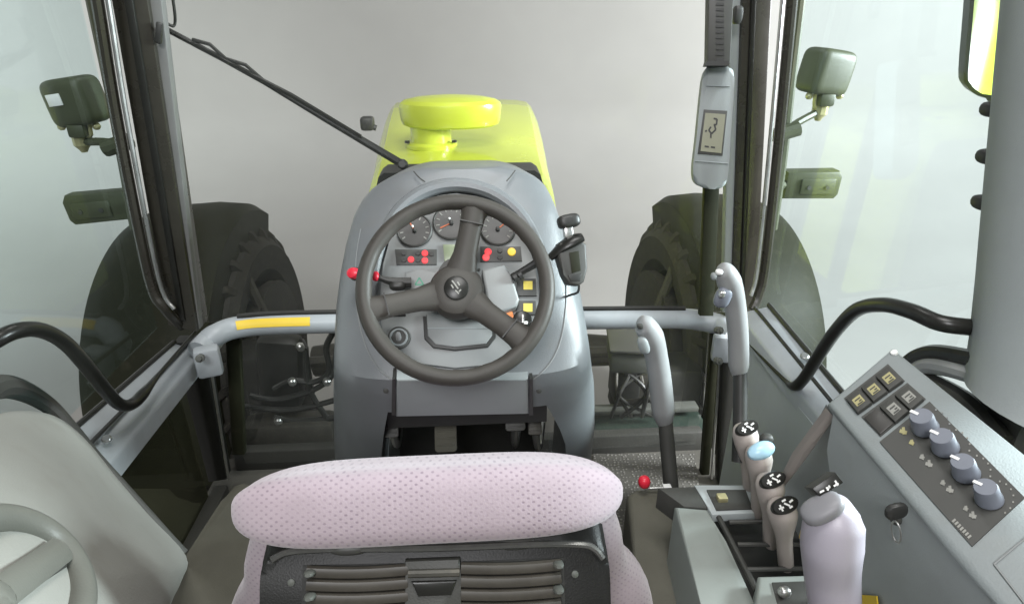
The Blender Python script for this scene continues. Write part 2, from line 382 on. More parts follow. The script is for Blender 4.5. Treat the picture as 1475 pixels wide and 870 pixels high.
# lower pillars, sill posts
strip('lower_pillar', 'gloss', (300, 694), (326, 690), (262, 545), (300, 540), 1.72, 0.05, cab, top=0.60)
strip('lower_post', 'olive', (334, 655), (352, 655), (325, 500), (345, 500), 1.80, 0.03, cab, top=0.60)
strip('lower_pillar', 'gloss', (1035, 695), (1062, 695), (1040, 500), (1062, 500), 1.66, 0.04, cab, top=0.60)
strip('lower_post', 'olive', (1010, 690), (1022, 690), (1025, 500), (1036, 500), 1.72, 0.03, cab, top=0.60)
strip('lower_seal', 'steel', (1024, 690), (1027, 690), (1037, 510), (1041, 510), 1.675, 0.01, cab, top=0.59, bev=0.002)
strip('lower_seal', 'steel', (327, 690), (330, 690), (303, 540), (306, 540), 1.705, 0.01, cab, top=0.59, bev=0.002)
MB().box((0.02, 1.885, 0.035), (1.72, 0.05, 0.09), bev=0.01).build('floor_kerb', 'dark', cab)
# bolted joints at the bar ends
for px, py, Y in ((288, 516, 1.60), (1036, 476, 1.66), (1035, 520, 1.62)):
    c = A(px, py, Y - 0.03)
    MB().lathe(c, (0.25, -0.9, 0.35), [(0.012, -0.012), (0.012, 0.006), (0.007, 0.007), (0.006, 0.014)], 8).build('bolt', 'panel2', cab)
MB().box(A(300, 520, 1.63), (0.07, 0.05, 0.09), Matrix.Rotation(R(20), 3, 'Z'), 0.012).build('corner_bracket', 'grey', cab)
MB().box(A(1040, 500, 1.66), (0.06, 0.05, 0.09), Matrix.Rotation(R(-20), 3, 'Z'), 0.012).build('corner_bracket', 'grey', cab)
# right inner wall under the rail
b = MB(); b.prism([(0.84, 1.60, 0.61), (0.80, 0.2, 0.62), (0.80, 0.2, 0.02), (0.84, 1.60, 0.02)], (0.03, 0, 0)).build('side_wall', 'sidec', cab)

# ---------------------------------------------------------------- doors
def door(sgn):
    lab = 'glazed left cab door with grey sill rail and black grab handle' if sgn < 0 else 'glazed right cab door with black grab handle behind the control panel'
    d = thing('cab_door', lab, 'door', (sgn * 0.85, 1.0, 0.0), 'glazed cab doors')
    if sgn < 0:
        q = [(250, 494, -0.87), (318, 476, -0.79), (160, 668, -0.79), (110, 614, -0.87)]
    else:
        q = [(1108, 440, 0.90), (1062, 450, 0.83), (1172, 592, 0.83), (1222, 575, 0.90)]
    P = [AX(*t) for t in q]; e1 = P[2] - P[1]; e0 = P[3] - P[0]
    P[2] = P[1] + e1 * 2.6; P[3] = P[0] + e0 * 2.6
    o = MB().prism(P, (0, 0, -0.05), 0.008).build('sill_rail', 'grey', d)
    # seal lines on the rail
    for f, r_ in ((0.02, 0.007), (0.45, 0.005)):
        a = P[0].lerp(P[1], f) + V((0, 0, 0.003)); c = P[3].lerp(P[2], f) + V((0, 0, 0.003))
        MB().tube([a, c], r_, 8).build('rubber_seal', 'black', o)
    if sgn < 0:
        MB().lathe(AX(155, 636, -0.815) + V((0, 0, 0.006)), (0.1, -0.3, 0.9), [(0.011, 0), (0.011, 0.004), (0.008, 0.007)], 12).build('screw', 'steel', o)
    else:
        MB().lathe(AX(1158, 517, 0.875) + V((0, 0, 0.006)), (-0.1, -0.3, 0.9), [(0.011, 0), (0.011, 0.005), (0.008, 0.008)], 12).build('screw', 'steel', o)
    # door frame tube up beside the pillar
    if sgn < 0:
        fr = [AX(262, 470, -0.83), A(238, 445, 1.66), A(215, 400, 1.67), A(170, 180, 1.67), A(140, 0, 1.66)]
    else:
        fr = [AX(1084, 446, 0.87), A(1093, 425, 1.66), A(1103, 380, 1.67), A(1122, 200, 1.67), A(1141, 0, 1.66)]
    top = fr[-1] + (fr[-1] - fr[-2]) * 1.6
    MB().tube(spline(fr + [top], 6), 0.014, 10).build('door_frame', 'pillar', d)
    off = V((-0.028 * -sgn, -0.012, 0))
    MB().tube([p + V((-sgn * 0.026, -0.004, 0)) for p in spline(fr[1:] + [top], 6)], 0.006, 8).build('frame_lip', 'steel', d)
    x = sgn * 0.885 + (0.0 if sgn < 0 else 0.02)
    z0 = 0.672
    pane('side_window', [(x, 1.68, z0), (x - sgn * 0.05, 1.66, 2.1), (x - sgn * 0.05, -0.4, 2.1), (x, -0.4, z0 + 0.02)], 'sglass', d)
    if sgn < 0:
        pane('lower_window', [(x + 0.02, 1.68, 0.03), (x + 0.02, 1.66, 0.60), (x + 0.02, 0.5, 0.60), (x + 0.02, 0.5, 0.03)], 'shade_glass', d)
        MB().box((x + 0.05, 1.1, 0.02), (0.05, 1.25, 0.07), bev=0.008).build('lower_frame', 'dark', d)
    if sgn < 0:
        h = [(-60, 520, -0.80), (-20, 498, -0.76), (22, 477, -0.74), (60, 476, -0.74), (95, 495, -0.745), (125, 528, -0.755), (152, 562, -0.77), (172, 582, -0.78), (190, 582, -0.785), (207, 566, -0.785), (235, 532, -0.79), (282, 478, -0.80)]
        rad = 0.0140
    else:
        h = [(1475, 478, 0.93), (1425, 473, 0.87), (1385, 470, 0.82), (1350, 464, 0.79), (1312, 448, 0.78), (1272, 439, 0.78), (1235, 446, 0.79), (1205, 475, 0.80), (1178, 514, 0.81), (1158, 545, 0.82), (1143, 556, 0.825), (1125, 542, 0.83), (1080, 495, 0.835)]
        rad = 0.0140
    sp = spline([AX(*t) for t in h], 6); n = len(sp)
    rr = [rad if i < n * 0.80 else rad * (1 - 0.6 * min(1, (i / n - 0.80) / 0.08)) for i in range(n)]
    g = MB().tube(sp, rr, 12).build('grab_handle', 'gloss', d)
    return d
door(-1); door(1)

# ================================================================ OUTSIDE : bonnet, intake, wheels
hood = thing('bonnet', 'lime green tractor bonnet beyond the windscreen', 'bonnet', (0, 2.6, -0.84))
b = MB(); rings = []
for Y, hw, zt, dr in [(1.96, 0.270, 1.025, 0.55), (2.0, 0.285, 1.03, 0.55), (2.3, 0.300, 1.045, 0.55), (2.7, 0.325, 1.07, 0.5), (3.1, 0.345, 1.09, 0.5), (3.3, 0.350, 1.095, 0.5), (3.42, 0.34, 1.06, 0.45), (3.47, 0.31, 0.95, 0.4)]:
    r = []
    for x, z in [(-1.25, -dr), (-1.20, -dr * 0.6), (-1.12, -0.16), (-1.06, -0.07), (-1.0, -0.028), (-0.93, -0.006), (-0.8, 0.002), (-0.4, 0.008), (0, 0.01), (0.4, 0.008), (0.8, 0.002), (0.93, -0.006), (1.0, -0.028), (1.06, -0.07), (1.12, -0.16), (1.20, -dr * 0.6), (1.25, -dr)]:
        r.append(V((x * hw + 0.005, Y, zt + z)))
    rings.append(r)
b.loft(rings).build('panel', 'lime', hood, 30)
b = MB(); rings = []; zsl = A(660, 235.5, 1.955).z
for Y in (1.84, 1.955):
    rings.append([V((x * 0.246 + 0.005, Y, zsl + z)) for x, z in [(-1.08, -0.5), (-1.06, -0.2), (-1.03, -0.06), (-0.97, -0.012), (-0.9, 0.0), (0, 0.0), (0.9, 0.0), (0.97, -0.012), (1.03, -0.06), (1.06, -0.2), (1.08, -0.5)]])
b.loft(rings).build('rear_seal', 'black', hood)
MB().box((-0.385, 2.72, 1.08), (0.055, 0.06, 0.055), bev=0.012).build('latch', 'black', hood)
MB().tube([(-0.35, 2.72, 1.06), (-0.385, 2.72, 1.075)], 0.012, 8).build('latch_arm', 'black', hood)
# engine block under the bonnet, front axle
eng = thing('front_axle', 'dull iron engine block and front axle under the bonnet', 'axle', (0, 2.7, -0.84))
MB().box((0, 2.6, 0.15), (0.52, 1.3, 0.85), bev=0.05).build('engine_block', 'iron', eng)
MB().tube([(-0.8, 2.9, -0.15), (-0.35, 2.9, -0.12), (0.35, 2.9, -0.12), (0.8, 2.9, -0.15)], [0.08, 0.10, 0.10, 0.08], 12).build('axle_beam', 'iron', eng)
for px0, py0, w_, h_ in ((395, 560, 0.30, 0.42), (948, 560, 0.34, 0.30)):
    MB().box(A(px0, py0, 2.35), (w_, 0.2, h_), None, 0.04).build('chassis_frame', 'black', eng)
for s_ in (-1, 1):
    MB().tube([(s_ * 0.3, 2.68, -0.02), (s_ * 0.86, 2.62, 0.0)], 0.028, 10).build('steering_ram', 'iron', eng)

pc = thing('air_intake', 'lime green mushroom shaped air intake on the bonnet', 'air intake', A(622, 214, 2.36))
base = A(622, 213, 2.36); Z = V((0, 0, 1))
base.z = 1.056
MB().lathe(base, Z, [(0.095, -0.005), (0.095, 0.008), (0.088, 0.014), (0.074, 0.016)], 28).build('flange', 'lime', pc)
MB().lathe(base, Z, [(0.0745, 0.01), (0.0745, 0.13)], 28).build('stem', 'lime', pc)
cc = A(649, 163, 2.36); cc.z += 0.020
b = MB(); b.lathe((cc.x, 2.36, cc.z - 0.062), Z, [(0.05, 0.0), (0.160, -0.002), (0.174, 0.005), (0.180, 0.018), (0.186, 0.066), (0.181, 0.079), (0.165, 0.090), (0.12, 0.099), (0.06, 0.104), (0.01, 0.106)], 40, 0.62, 1.0, up=(1, 0, 0))
b.build('cap', 'lime', pc, 25)
for sx in (-1, 1):
    MB().lathe(base + V((sx * 0.085, -0.045, 0.016)), Z, [(0.009, 0), (0.009, 0.008)], 6).build('bolt', 'black', pc)

def front_wheel(s):
    side = 'left' if s < 0 else 'right'
    t = eng
    cy, cz, Rt = 2.9, -0.12, 0.71
    xi, xo = 1.0, 1.45
    prof = [(xi + 0.06, 0.40), (xi + 0.0, 0.46), (xi - 0.02, 0.58), (xi + 0.01, 0.62), (xi + 0.06, 0.64), (1.2, 0.65), (xo - 0.06, 0.64), (xo - 0.01, 0.62), (xo + 0.02, 0.58), (xo, 0.46), (xo - 0.06, 0.40)]
    N = 64; rings = [[V((s * x, cy + r * math.cos(2 * math.pi * k / N), cz + r * math.sin(2 * math.pi * k / N))) for x, r in prof] for k in range(N)]
    b = MB(); b.loft(rings, cap=False, closed=True, loop=True)
    NL = 27
    for k in range(NL):                      # chevron lugs
        for h in (0, 1):
            a0 = 2 * math.pi * (k + 0.5 * h) / NL; pr = []
            for f in (0.0, 0.35, 0.7, 1.0, 1.14):
                x = 1.2 + (-1 if h == 0 else 1) * (0.02 + 0.165 * f); a = a0 + 0.17 * f * -1
                rr_ = (0.655, 0.655, 0.647, 0.60)[int(f * 3 + 0.01)] * (0.90 if f > 1.05 else 1) - 0.01; wd = 0.042
                ring = []
                for dr, dw in ((0, -wd), (0.062, -wd * 0.62), (0.062, wd * 0.62), (0, wd)):
                    aa = a + dw; r2 = rr_ + dr
                    ring.append(V((s * x, cy + r2 * math.cos(aa), cz + r2 * math.sin(aa))))
                pr.append(ring)
            b.loft(pr)
    wo = b.build('wheel', 'tyre', t, 30); wo['label'] = 'lugged black tyre on the ' + side
    MB().lathe((s * 1.2, cy, cz), (s, 0, 0), [(0.40, -0.24), (0.40, -0.2), (0.30, -0.05), (0.12, -0.02), (0.12, 0.1), (0.3, 0.08), (0.41, 0.2), (0.41, 0.24)], 40).build('rim', 'tyre', wo)
    # fender: arc shell over the tyre
    fi, fo = 1.03, 1.54; rings = []
    for k in range(37):
        a = R(192 - 132 * k / 36); lift = 0.0
        ring = []
        for x, dr in ((fi - 0.0, -0.13), (fi, 0.0), (fi + 0.05, 0.035), (1.2, 0.045), (fo - 0.10, 0.03), (fo - 0.01, -0.02), (fo, -0.12), (fo - 0.025, -0.12), (fo - 0.11, 0.0), (1.2, 0.02), (fi + 0.05, 0.01), (fi + 0.02, -0.02), (fi + 0.02, -0.13)):
            r2 = 0.755 + dr
            ring.append(V((s * x, cy + r2 * math.cos(a), cz + r2 * math.sin(a))))
        rings.append(ring)
    f = MB().loft(rings).build('fender', 'olive', t, 40); f['label'] = 'dark fender over the ' + side + ' front tyre'
    MB().tube([(s * 1.08, cy - 0.1, cz + 0.7), (s * 0.98, cy - 0.15, cz + 0.4), (s * 0.92, cy - 0.1, cz + 0.1)], 0.025, 8).build('fender_stay', 'iron', t)
front_wheel(-1); front_wheel(1)

# machinery seen through the lower windscreen
tk = thing('tool_box', 'dark grey tool box outside, right of the steering console', 'tool box', A(900, 560, 2.0))
c = A(905, 505, 2.05); MB().box(c, (0.15, 0.2, 0.09), Matrix.Rotation(R(-8), 3, 'Z'), 0.012).build('box_body', 'panel2', tk)
MB().box(c + V((0, -0.005, 0.052)), (0.165, 0.215, 0.016), Matrix.Rotation(R(-8), 3, 'Z'), 0.006).build('lid', 'panel', tk)
MB().box(c + V((0.0, 0.02, -0.13)), (0.10, 0.12, 0.17), None, 0.01).build('bracket', 'black', tk)
MB().box(c + V((0.06, 0.05, -0.16)), (0.20, 0.10, 0.26), Matrix.Rotation(R(5), 3, 'Y'), 0.03).build('linkage_plate', 'iron', tk)
MB().tube([c + V((-0.06, -0.10, -0.17)), c + V((0.14, -0.10, -0.15))], 0.012, 8).build('link_rod', 'iron', tk)
for k in range(6):
    q0 = c + V((-0.06 + 0.028 * k, -0.08, -0.04)); q1 = c + V((-0.06 + 0.035 * ((k * 3) % 6), -0.12 - 0.01 * (k % 3), -0.11)); q2 = c + V((-0.07 + 0.04 * ((k * 5 + 2) % 6), -0.09, -0.24))
    MB().tube(spline([q0, q1, q2], 6), 0.007 + 0.002 * (k % 2), 8).build('hose', 'black' if k % 3 else 'iron', tk)
b = MB(); b.box(A(930, 622, 2.0), (0.46, 0.16, 0.13), None, 0.03); tag(b.build('side_tank', 'dgreen'), 'dark green tank low outside, right of the steering console', 'tank')
b = MB(); b.box(A(925, 588, 2.02) , (0.44, 0.05, 0.022), None, 0.005); tag(b.build('side_rail', 'panel2'), 'pale grey rail just above the dark green tank', 'rail')
hs = thing('hydraulic_hoses', 'black bent hydraulic hoses outside, left of the steering console', 'hoses', A(450, 640, 1.98))
for q in ([(486, 470), (470, 500), (474, 535), (452, 550), (420, 548), (395, 560)], [(486, 500), (478, 540), (450, 562), (400, 575), (360, 570)], [(440, 500), (446, 560), (470, 600), (485, 620)], [(395, 600), (430, 606), (487, 600)], [(350, 585), (420, 590), (487, 575)]):
    MB().tube(spline([A(x, y, 1.98) for x, y in q], 6), 0.011, 8).build('hose', 'black', hs)
for px, py in ((432, 498), (420, 548), (470, 548), (400, 604)):
    MB().lathe(A(px, py, 1.965), (0.4, -0.9, 0), [(0.014, 0), (0.014, 0.02), (0.008, 0.024)], 8).build('fitting', 'steel', hs)
b = MB(); b.box(A(405, 535, 2.08), (0.16, 0.1, 0.30), Matrix.Rotation(R(6), 3, 'Y'), 0.03); tag(b.build('valve_block', 'black'), 'black valve block beyond the hoses at left', 'valve block')
b = MB(); b.box(A(420, 620, 2.0), (0.34, 0.12, 0.12), None, 0.03); tag(b.build('chassis_beam', 'iron'), 'dull iron chassis beam low beyond the left floor edge', 'beam')

# ================================================================ LAMPS ON THE DOOR POSTS
def tubes_on(points, r, name, m, parent): return MB().tube(spline(points, 6), r, 10).build(name, m, parent)
def work_lamp(s):
    if s < 0:
        c = A(110, 146, 1.86); arm0 = A(172, 208, 1.80); lab = 'square dark work lamp with white label beyond left door glass'
        tops = [A(133, 0, 1.82), A(160, 130, 1.82), A(178, 230, 1.82), A(196, 330, 1.80)]
    else:
        c = A(1189, 104, 1.86); arm0 = A(1130, 190, 1.80); lab = 'square olive work lamp on bracket beyond right door glass'
        tops = [A(1152, 0, 1.82), A(1138, 120, 1.82), A(1126, 230, 1.82), A(1112, 330, 1.80)]
    t = thing('work_lamp', lab, 'work lamp', c - V((0, 0, 0.16)), 'work lamps on the door posts')
    tp = tops[0] + (tops[0] - tops[1]) * 1.3
    pole = tubes_on([tp] + tops, 0.016, 'pole', 'lamp', t)
    rot = Matrix.Rotation(R(8 * s), 3, 'Y') @ Matrix.Rotation(R(12 * s), 3, 'Z')
    hb = MB().superell(c, (0.064, 0.05, 0.063), rot, 5.5, 28, 16).build('housing', 'lamp', t)
    if s < 0:
        MB().box(c + rot @ V((-0.018, -0.051, 0.012)), (0.042, 0.004, 0.03), rot, 0.001).build('label_plate', 'white', t)
    j = c + V((0.0 if s > 0 else -0.01, -0.01, -0.108))
    for k in (-1, 1):
        MB().tube([c + V((k * 0.030, -0.02, -0.052)), c + V((k * 0.026, -0.02, -0.085)), j + V((k * 0.012, 0, 0.0))], 0.006, 6).build('bracket', 'brass', t)
    MB().lathe(j + V((0, 0, -0.028)), (0, 0, 1), [(0.008, 0), (0.012, 0.008), (0.022, 0.02), (0.022, 0.045)], 10).build('swivel', 'brass', t)
    MB().box(c + V((0, -0.03, -0.074)), (0.045, 0.03, 0.035), None, 0.006).build('connector', 'lamp', t)
    for k in (-1, 1): MB().superell(c + V((k * 0.046, -0.02, -0.064)), (0.011, 0.011, 0.011), None, 2, 8, 6).build('wing_nut', 'brass', t)
    MB().tube(spline([j, j.lerp(arm0, 0.6) + V((0, 0, 0.004)), arm0], 5), 0.011, 8).build('arm', 'lamp', t)
    MB().tube([arm0 + V((-0.035, -0.01, -0.01)), arm0 + V((0.035, -0.01, 0.01))], 0.022, 10).build('clamp', 'lamp', t)
work_lamp(-1); work_lamp(1)
def indicator(s):
    if s < 0:
        c = A(138, 301, 1.88); e = A(190, 297, 1.84); lab = 'flat oblong marker lamp outside left door, below the work lamp'
    else:
        c = A(1172, 268, 1.88); e = A(1118, 268, 1.84); lab = 'flat oblong marker lamp outside right door, below the work lamp'
    t = thing('marker_lamp', lab, 'marker lamp', c - V((0, 0, 0.06)), 'marker lamps on the door posts')
    rot = Matrix.Rotation(R(-4 if s < 0 else 0), 3, 'Y')
    pts = on(c, rot @ Matrix(((1, 0, 0), (0, 0, -1), (0, 1, 0))), [(-0.10 * -s * -1, 0)], 0)
    o = [(-0.09, -0.042), (0.078, -0.045), (0.09, -0.03), (0.092, 0.026), (0.08, 0.045), (-0.09, 0.045)]
    if s < 0: o = [(-x, y) for x, y in o]
    MB().prism([c + rot @ V((x, 0, z)) for x, z in o], (0, 0.05, 0), 0.010).build('housing', 'lamp', t)
    MB().box(c + rot @ V((s * 0.012, -0.003, -0.002)), (0.112, 0.008, 0.05), rot, 0.004).build('back_plate', 'lamp', t)
    for k in (-1, 1): MB().lathe(c + rot @ V((s * 0.012 + k * 0.03, -0.006, -0.004)), (0, -1, 0), [(0.007, 0), (0.007, 0.004)], 8).build('screw', 'dark', t)
    MB().tube([c + V((-s * 0.09, 0.02, 0)), e], 0.014, 8).build('arm', 'lamp', t)
indicator(-1); indicator(1)

# ---------------------------------------------------------------- wiper
wp = thing('windscreen_wiper', 'thin black wiper lying diagonally across the windscreen', 'wiper', A(580, 236, 1.84))
MB().tube([A(236, 40, 1.83), A(300, 74, 1.83), A(380, 118, 1.83), A(470, 172, 1.83), A(578, 236, 1.84)], [0.006, 0.007, 0.008, 0.010, 0.012], 8).build('arm', 'black', wp)
MB().tube([A(245, 47, 1.822), A(420, 138, 1.822), A(520, 197, 1.822)], [0.005, 0.007, 0.005], 6).build('blade', 'gloss', wp)
for f0, f1 in ((0.12, 0.26), (0.26, 0.42)):
    p0 = A(236 + 342 * f0, 34 + 196 * f0, 1.826); p1 = A(236 + 342 * f1, 34 + 196 * f1, 1.826)
    MB().tube([p0, p0.lerp(p1, 0.5) + V((0.004, 0, 0.012)), p1], 0.005, 6).build('blade_bracket', 'black', wp)
MB().lathe(A(580, 237, 1.84), (0, -1, 0.3), [(0.015, -0.02), (0.015, 0.01), (0.010, 0.016)], 14).build('pivot', 'black', wp)
MB().box(A(229, 48, 1.70), (0.016, 0.012, 0.05), Matrix.Rotation(R(18), 3, 'Y'), 0.004).build('tip_clip', 'black', wp)
MB().tube(spline([A(229, 45, 1.70), A(236, 33, 1.76), A(250, 38, 1.81), A(252, 22, 1.81), A(246, -20, 1.80)], 5), 0.004, 6).build('washer_hose', 'black', wp)

# ================================================================ STEERING WHEEL (geometry shared with the console)
WC = A(657, 413, 1.175); WN = V((0, -math.cos(R(40)), math.sin(R(40)))); WPl = Pl(WC, WN); WF = WPl.frame()
# ================================================================ STEERING CONSOLE
IP = Pl(WC - WN * 0.115, WN); IF_ = IP.frame()
con = thing('steering_console', 'grey moulded steering console with lit instrument panel', 'console', (0.01, 1.4, 0))
def yplane(z, off=0.0):       # Y of the dash plane at height z on the centre line
    q = IP.p + IP.n * off; return q.y - (z - q.z) * IP.n.z / IP.n.y
EDGE = [(238.5, 655, 690), (239.3, 632, 708), (241, 610, 724), (244, 592, 740), (249, 574, 757), (257, 555, 772), (268, 538, 784), (284, 523, 793), (300, 513, 800), (340, 502, 813), (380, 495, 823), (420, 490, 832), (480, 487, 842), (540, 486, 849), (600, 486, 851), (660, 487, 845), (760, 490, 838)]
ZT = 1.22; rings = []
while proj(V((0, yplane(ZT, -0.012) + 0.03, ZT)))[1] < 239.5: ZT -= 0.001; ZB = 0.66
zs = [ZT - q for q in (0, 0.0008, 0.002, 0.004, 0.007, 0.011, 0.017, 0.025, 0.035, 0.048, 0.060, 0.075)] + [ZT - 0.075 - (ZT - 0.075 - ZB) * k / 14 for k in range(1, 15)]
def lower_front(z):           # front surface under the knee edge
    zk = 0.775
    if z >= zk: return yplane(z, -0.012)
    return yplane(zk, -0.012) + (zk - z) * 0.55
ROWS = []
for i, z in enumerate(zs):
    yf = lower_front(z); t = (ZT - z) / (ZT - ZB)
    d = 0.03 + 0.16 * min(1, t * 2.2)
    ys = yf + d
    px, py = proj(V((0, ys, z))); L_, R_ = lin(EDGE, py)
    xl = A(L_, py, ys).x; xr = A(R_, py, ys).x
    xc, hw = (xl + xr) / 2, (xr - xl) / 2
    ring = []; K = 28; p = 3.6 if t > .12 else 2.6
    for k in range(K + 1):
        a = math.pi * k / K; cx_, sy_ = math.cos(a), math.sin(a)
        ring.append(V((xc - hw * math.copysign(abs(cx_) ** (2 / p), cx_), ys - d * abs(sy_) ** (2 / p), z)))
    ring += [V((xc + hw * 0.9, ys + 0.16, z - 0.02 * (1 - t))), V((xc - hw * 0.9, ys + 0.16, z - 0.02 * (1 - t)))]
    rings.append(ring)
shroud = MB().loft(rings).build('shroud', 'shroud', con, 40)
# part lines of the mouldings, laid on the shroud surface
from mathutils.bvhtree import BVHTree
bv = BVHTree.FromPolygons([v.co + ORG[shroud] for v in shroud.data.vertices], [list(p.vertices) for p in shroud.data.polygons])
def onshroud(px, py, off=0.0008):
    d = ray(px, py).normalized(); h = bv.ray_cast(CAMP, d); return h[0] + (h[1] if h[1].dot(d) < 0 else -h[1]) * off if h[0] else None
for q_, r_, m_ in (([(512, 400), (514, 440), (521, 480), (533, 512), (549, 535), (563, 546)], 0.0016, 'dash'), ([(815, 400), (815, 440), (810, 480), (800, 510), (785, 532), (768, 546)], 0.0016, 'dash'), ([(520, 330), (514, 365), (512, 400)], 0.0012, 'duct')):
    hp = [onshroud(*p_) for p_ in [(p.x, p.y) for p in spline([(x, y, 0) for x, y in q_], 5)]]; hp = [p for p in hp if p is not None]
    if len(hp) > 3: MB().tube(hp, r_, 6).build('moulding_line', m_, con)
for px, py in ((776, 562), (556, 562)):
    hp = onshroud(px, py)
    if hp: MB().lathe(hp, (0, -0.9, 0.2), [(0.006, -0.003), (0.006, 0.002), (0.003, 0.003)], 10).build('screw', 'dark', con)
# legs
def leg(tab, name):
    rr = []; left = tab[0][1] < 600
    for z in [0.672, 0.65, 0.62, 0.58, 0.54, 0.5, 0.44, 0.36, 0.25, 0.12, 0.0]:
        d = 0.19; ys = lower_front(z) + d + 0.0015
        py = proj(V((0, ys, z)))[1]; L_, R_ = lin(EDGE, py); xl = A(L_, py, ys).x; xr = A(R_, py, ys).x
        pyf = proj(V((0, ys - d, z)))[1]; l2, r2 = lin(tab, pyf); xin = A(r2 if left else l2, pyf, ys - d).x
        xc, hw = (xl + xr) / 2, (xr - xl) / 2 + 0.001; p = 3.6; ring = []
        q = abs((xin - xc) / hw) ** (p / 2); ain = math.acos(min(1, q))
        sg = -1 if left else 1
        for k in range(15):
            a = ain * k / 14
            ring.append(V((xc + sg * hw * math.cos(a) ** (2 / p), ys - d * math.sin(a) ** (2 / p), z)))
        ring += [V((xin, ys - d * 0.4, z)), V((xin, ys + 0.06, z)), V((xc + sg * hw * 0.97, ys + 0.06, z))]
        rr.append(ring)
    return MB().loft(rr).build(name, 'shroud', con, 50)
leg([(500, 488, 572), (545, 487, 570), (580, 487, 560), (620, 488, 552), (655, 488, 548), (800, 500, 545)], 'leg_cover')
leg([(500, 760, 846), (545, 762, 848), (575, 776, 850), (600, 793, 850), (630, 808, 846), (660, 818, 838), (800, 800, 830)], 'leg_cover')
# lower knee panel
ya = lower_front(0.775)
q = [A(571, 548, ya - 0.004), A(761, 546, ya - 0.004), A(763, 597, ya + 0.055), A(570, 601, ya + 0.055)]
MB().prism(q, (0, 0.05, 0.02), 0.006, 3).build('knee_panel', 'duct', con)
for px in (567, 765):
    MB().prism([A(px - 2, 546, ya - 0.003), A(px + 2.5, 546, ya - 0.003), A(px + 3, 598, ya + 0.05), A(px - 3, 598, ya + 0.05)], (0, 0.03, 0.01)).build('panel_gap', 'black', con)
MB().superell(A(656, 552, ya - 0.006), (0.014, 0.006, 0.006), None, 2.2, 12, 8).build('panel_catch', 'white', con)
# dark cavity behind the pedals
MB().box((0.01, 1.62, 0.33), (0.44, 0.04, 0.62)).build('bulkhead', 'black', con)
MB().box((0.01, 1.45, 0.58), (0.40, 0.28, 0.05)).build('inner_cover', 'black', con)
# cowl lip over the instruments
lip = [(537, 430), (540, 390), (549, 350), (566, 314), (590, 289), (620, 273), (655, 267), (692, 272), (724, 287), (752, 312), (774, 350), (786, 392), (790, 430)]
sp = spline([IP.h(x, y, 0.006) for x, y in lip], 5); n = len(sp)
MB().tube(sp, [0.006 + 0.011 * math.sin(math.pi * i / (n - 1)) ** 0.7 for i in range(n)], 10, up=IP.n).build('cowl_lip', 'shroud', con)
MB().tube(spline([lower_pt for lower_pt in [IP.h(596, 247, -0.006), IP.h(604, 256, 0.0), IP.h(612, 262, 0.004)]], 4), 0.0015, 6).build('seam', 'dark', con)
MB().tube(spline([IP.h(742, 246, -0.006), IP.h(736, 254, 0.0), IP.h(730, 261, 0.004)], 4), 0.0015, 6).build('seam', 'dark', con)
# dash face plate
face = [(549, 470), (548, 420), (552, 380), (562, 340), (580, 312), (604, 291), (632, 281), (657, 278), (686, 282), (712, 292), (738, 313), (760, 345), (772, 385), (776, 425), (774, 470), (764, 500), (740, 522), (655, 530), (575, 520), (556, 495)]
ins = MB().prism(IP.many(face, 0.004), IP.n * -0.02, 0.002).build('instrument_panel', 'dash', con)
def disc(px, py, rpx, m, name, parent, off, th=0.004, ring=None, n=28):
    c = IP.h(px, py, off); r = rpx * (c - CAMP).dot(FW) / FPX
    b = MB().lathe(c, IP.n, [(r, -0.01), (r, th), (r * 0.92, th + 0.001), (0.0005, th + 0.001)], n); o = b.build(name, m, parent)
    return c, r, o
def dash_poly(pts, m, name, parent, off=0.006, th=0.006, bev=0.0):
    return MB().prism(IP.many(pts, off), IP.n * -th, bev).build(name, m, parent)
def bars(pl, segs, off, m, name, parent, wpx=2.0):
    b = MB()
    for a_, b_ in segs: b.prism(stroke_poly(pl, a_, b_, wpx, off), pl.n * -0.0008)
    return b.build(name, m, parent)
for (px, py, r_, aa, nm) in ((597, 332, 24, 120, 0), (650, 321, 25, 205, 1), (717, 330, 24, 40, 2)):
    bz = MB(); c = IP.h(px, py, 0.006); rw = r_ * (c - CAMP).dot(FW) / FPX
    bz.lathe(c, IP.n, [(rw * 1.08, -0.006), (rw * 1.08, 0.004), (rw * 1.0, 0.006), (rw * 0.96, 0.002)], 32); bz_o = bz.build('gauge', 'panel', con)
    MB().lathe(c, IP.n, [(rw * 0.97, 0.0), (rw * 0.97, 0.003), (0.0005, 0.003)], 32).build('dial_face', 'gauge', bz_o)
    b = MB()
    for k in range(11):
        a = R(-35 + 25 * k); b.prism(stroke_poly(IP, (px + r_ * 0.68 * math.cos(a), py - r_ * 0.68 * math.sin(a)), (px + r_ * 0.88 * math.cos(a), py - r_ * 0.88 * math.sin(a)), 1.7, 0.0100), IP.n * -0.0006)
    b.build('dial_marks', 'cover', bz_o)
    bars(IP, [((px, py), (px + r_ * 0.7 * math.cos(R(aa)), py - r_ * 0.7 * math.sin(R(aa))))], 0.0108, 'orng', 'needle', bz_o, 1.8)
    MB().lathe(IP.h(px, py, 0.0105), IP.n, [(0.005, -0.001), (0.005, 0.003), (0.003, 0.004)], 12).build('needle_hub', 'black', bz_o)
    if nm != 2: MB().superell(IP.h(px - 3, py - 6, 0.011), (0.003, 0.003, 0.003), None, 2, 8, 6).build('pilot_light', 'white', bz_o)
wb = dash_poly([(569, 359), (629, 359), (629, 381), (571, 381)], 'panel', 'warning_strip', con, 0.008, 0.008, 0.001)
for px_, py_ in ((592, 374), (612, 365), (612, 375.5)): disc(px_, py_, 4.6, 'lred', 'red_light', wb, 0.0085, 0.002, n=16)
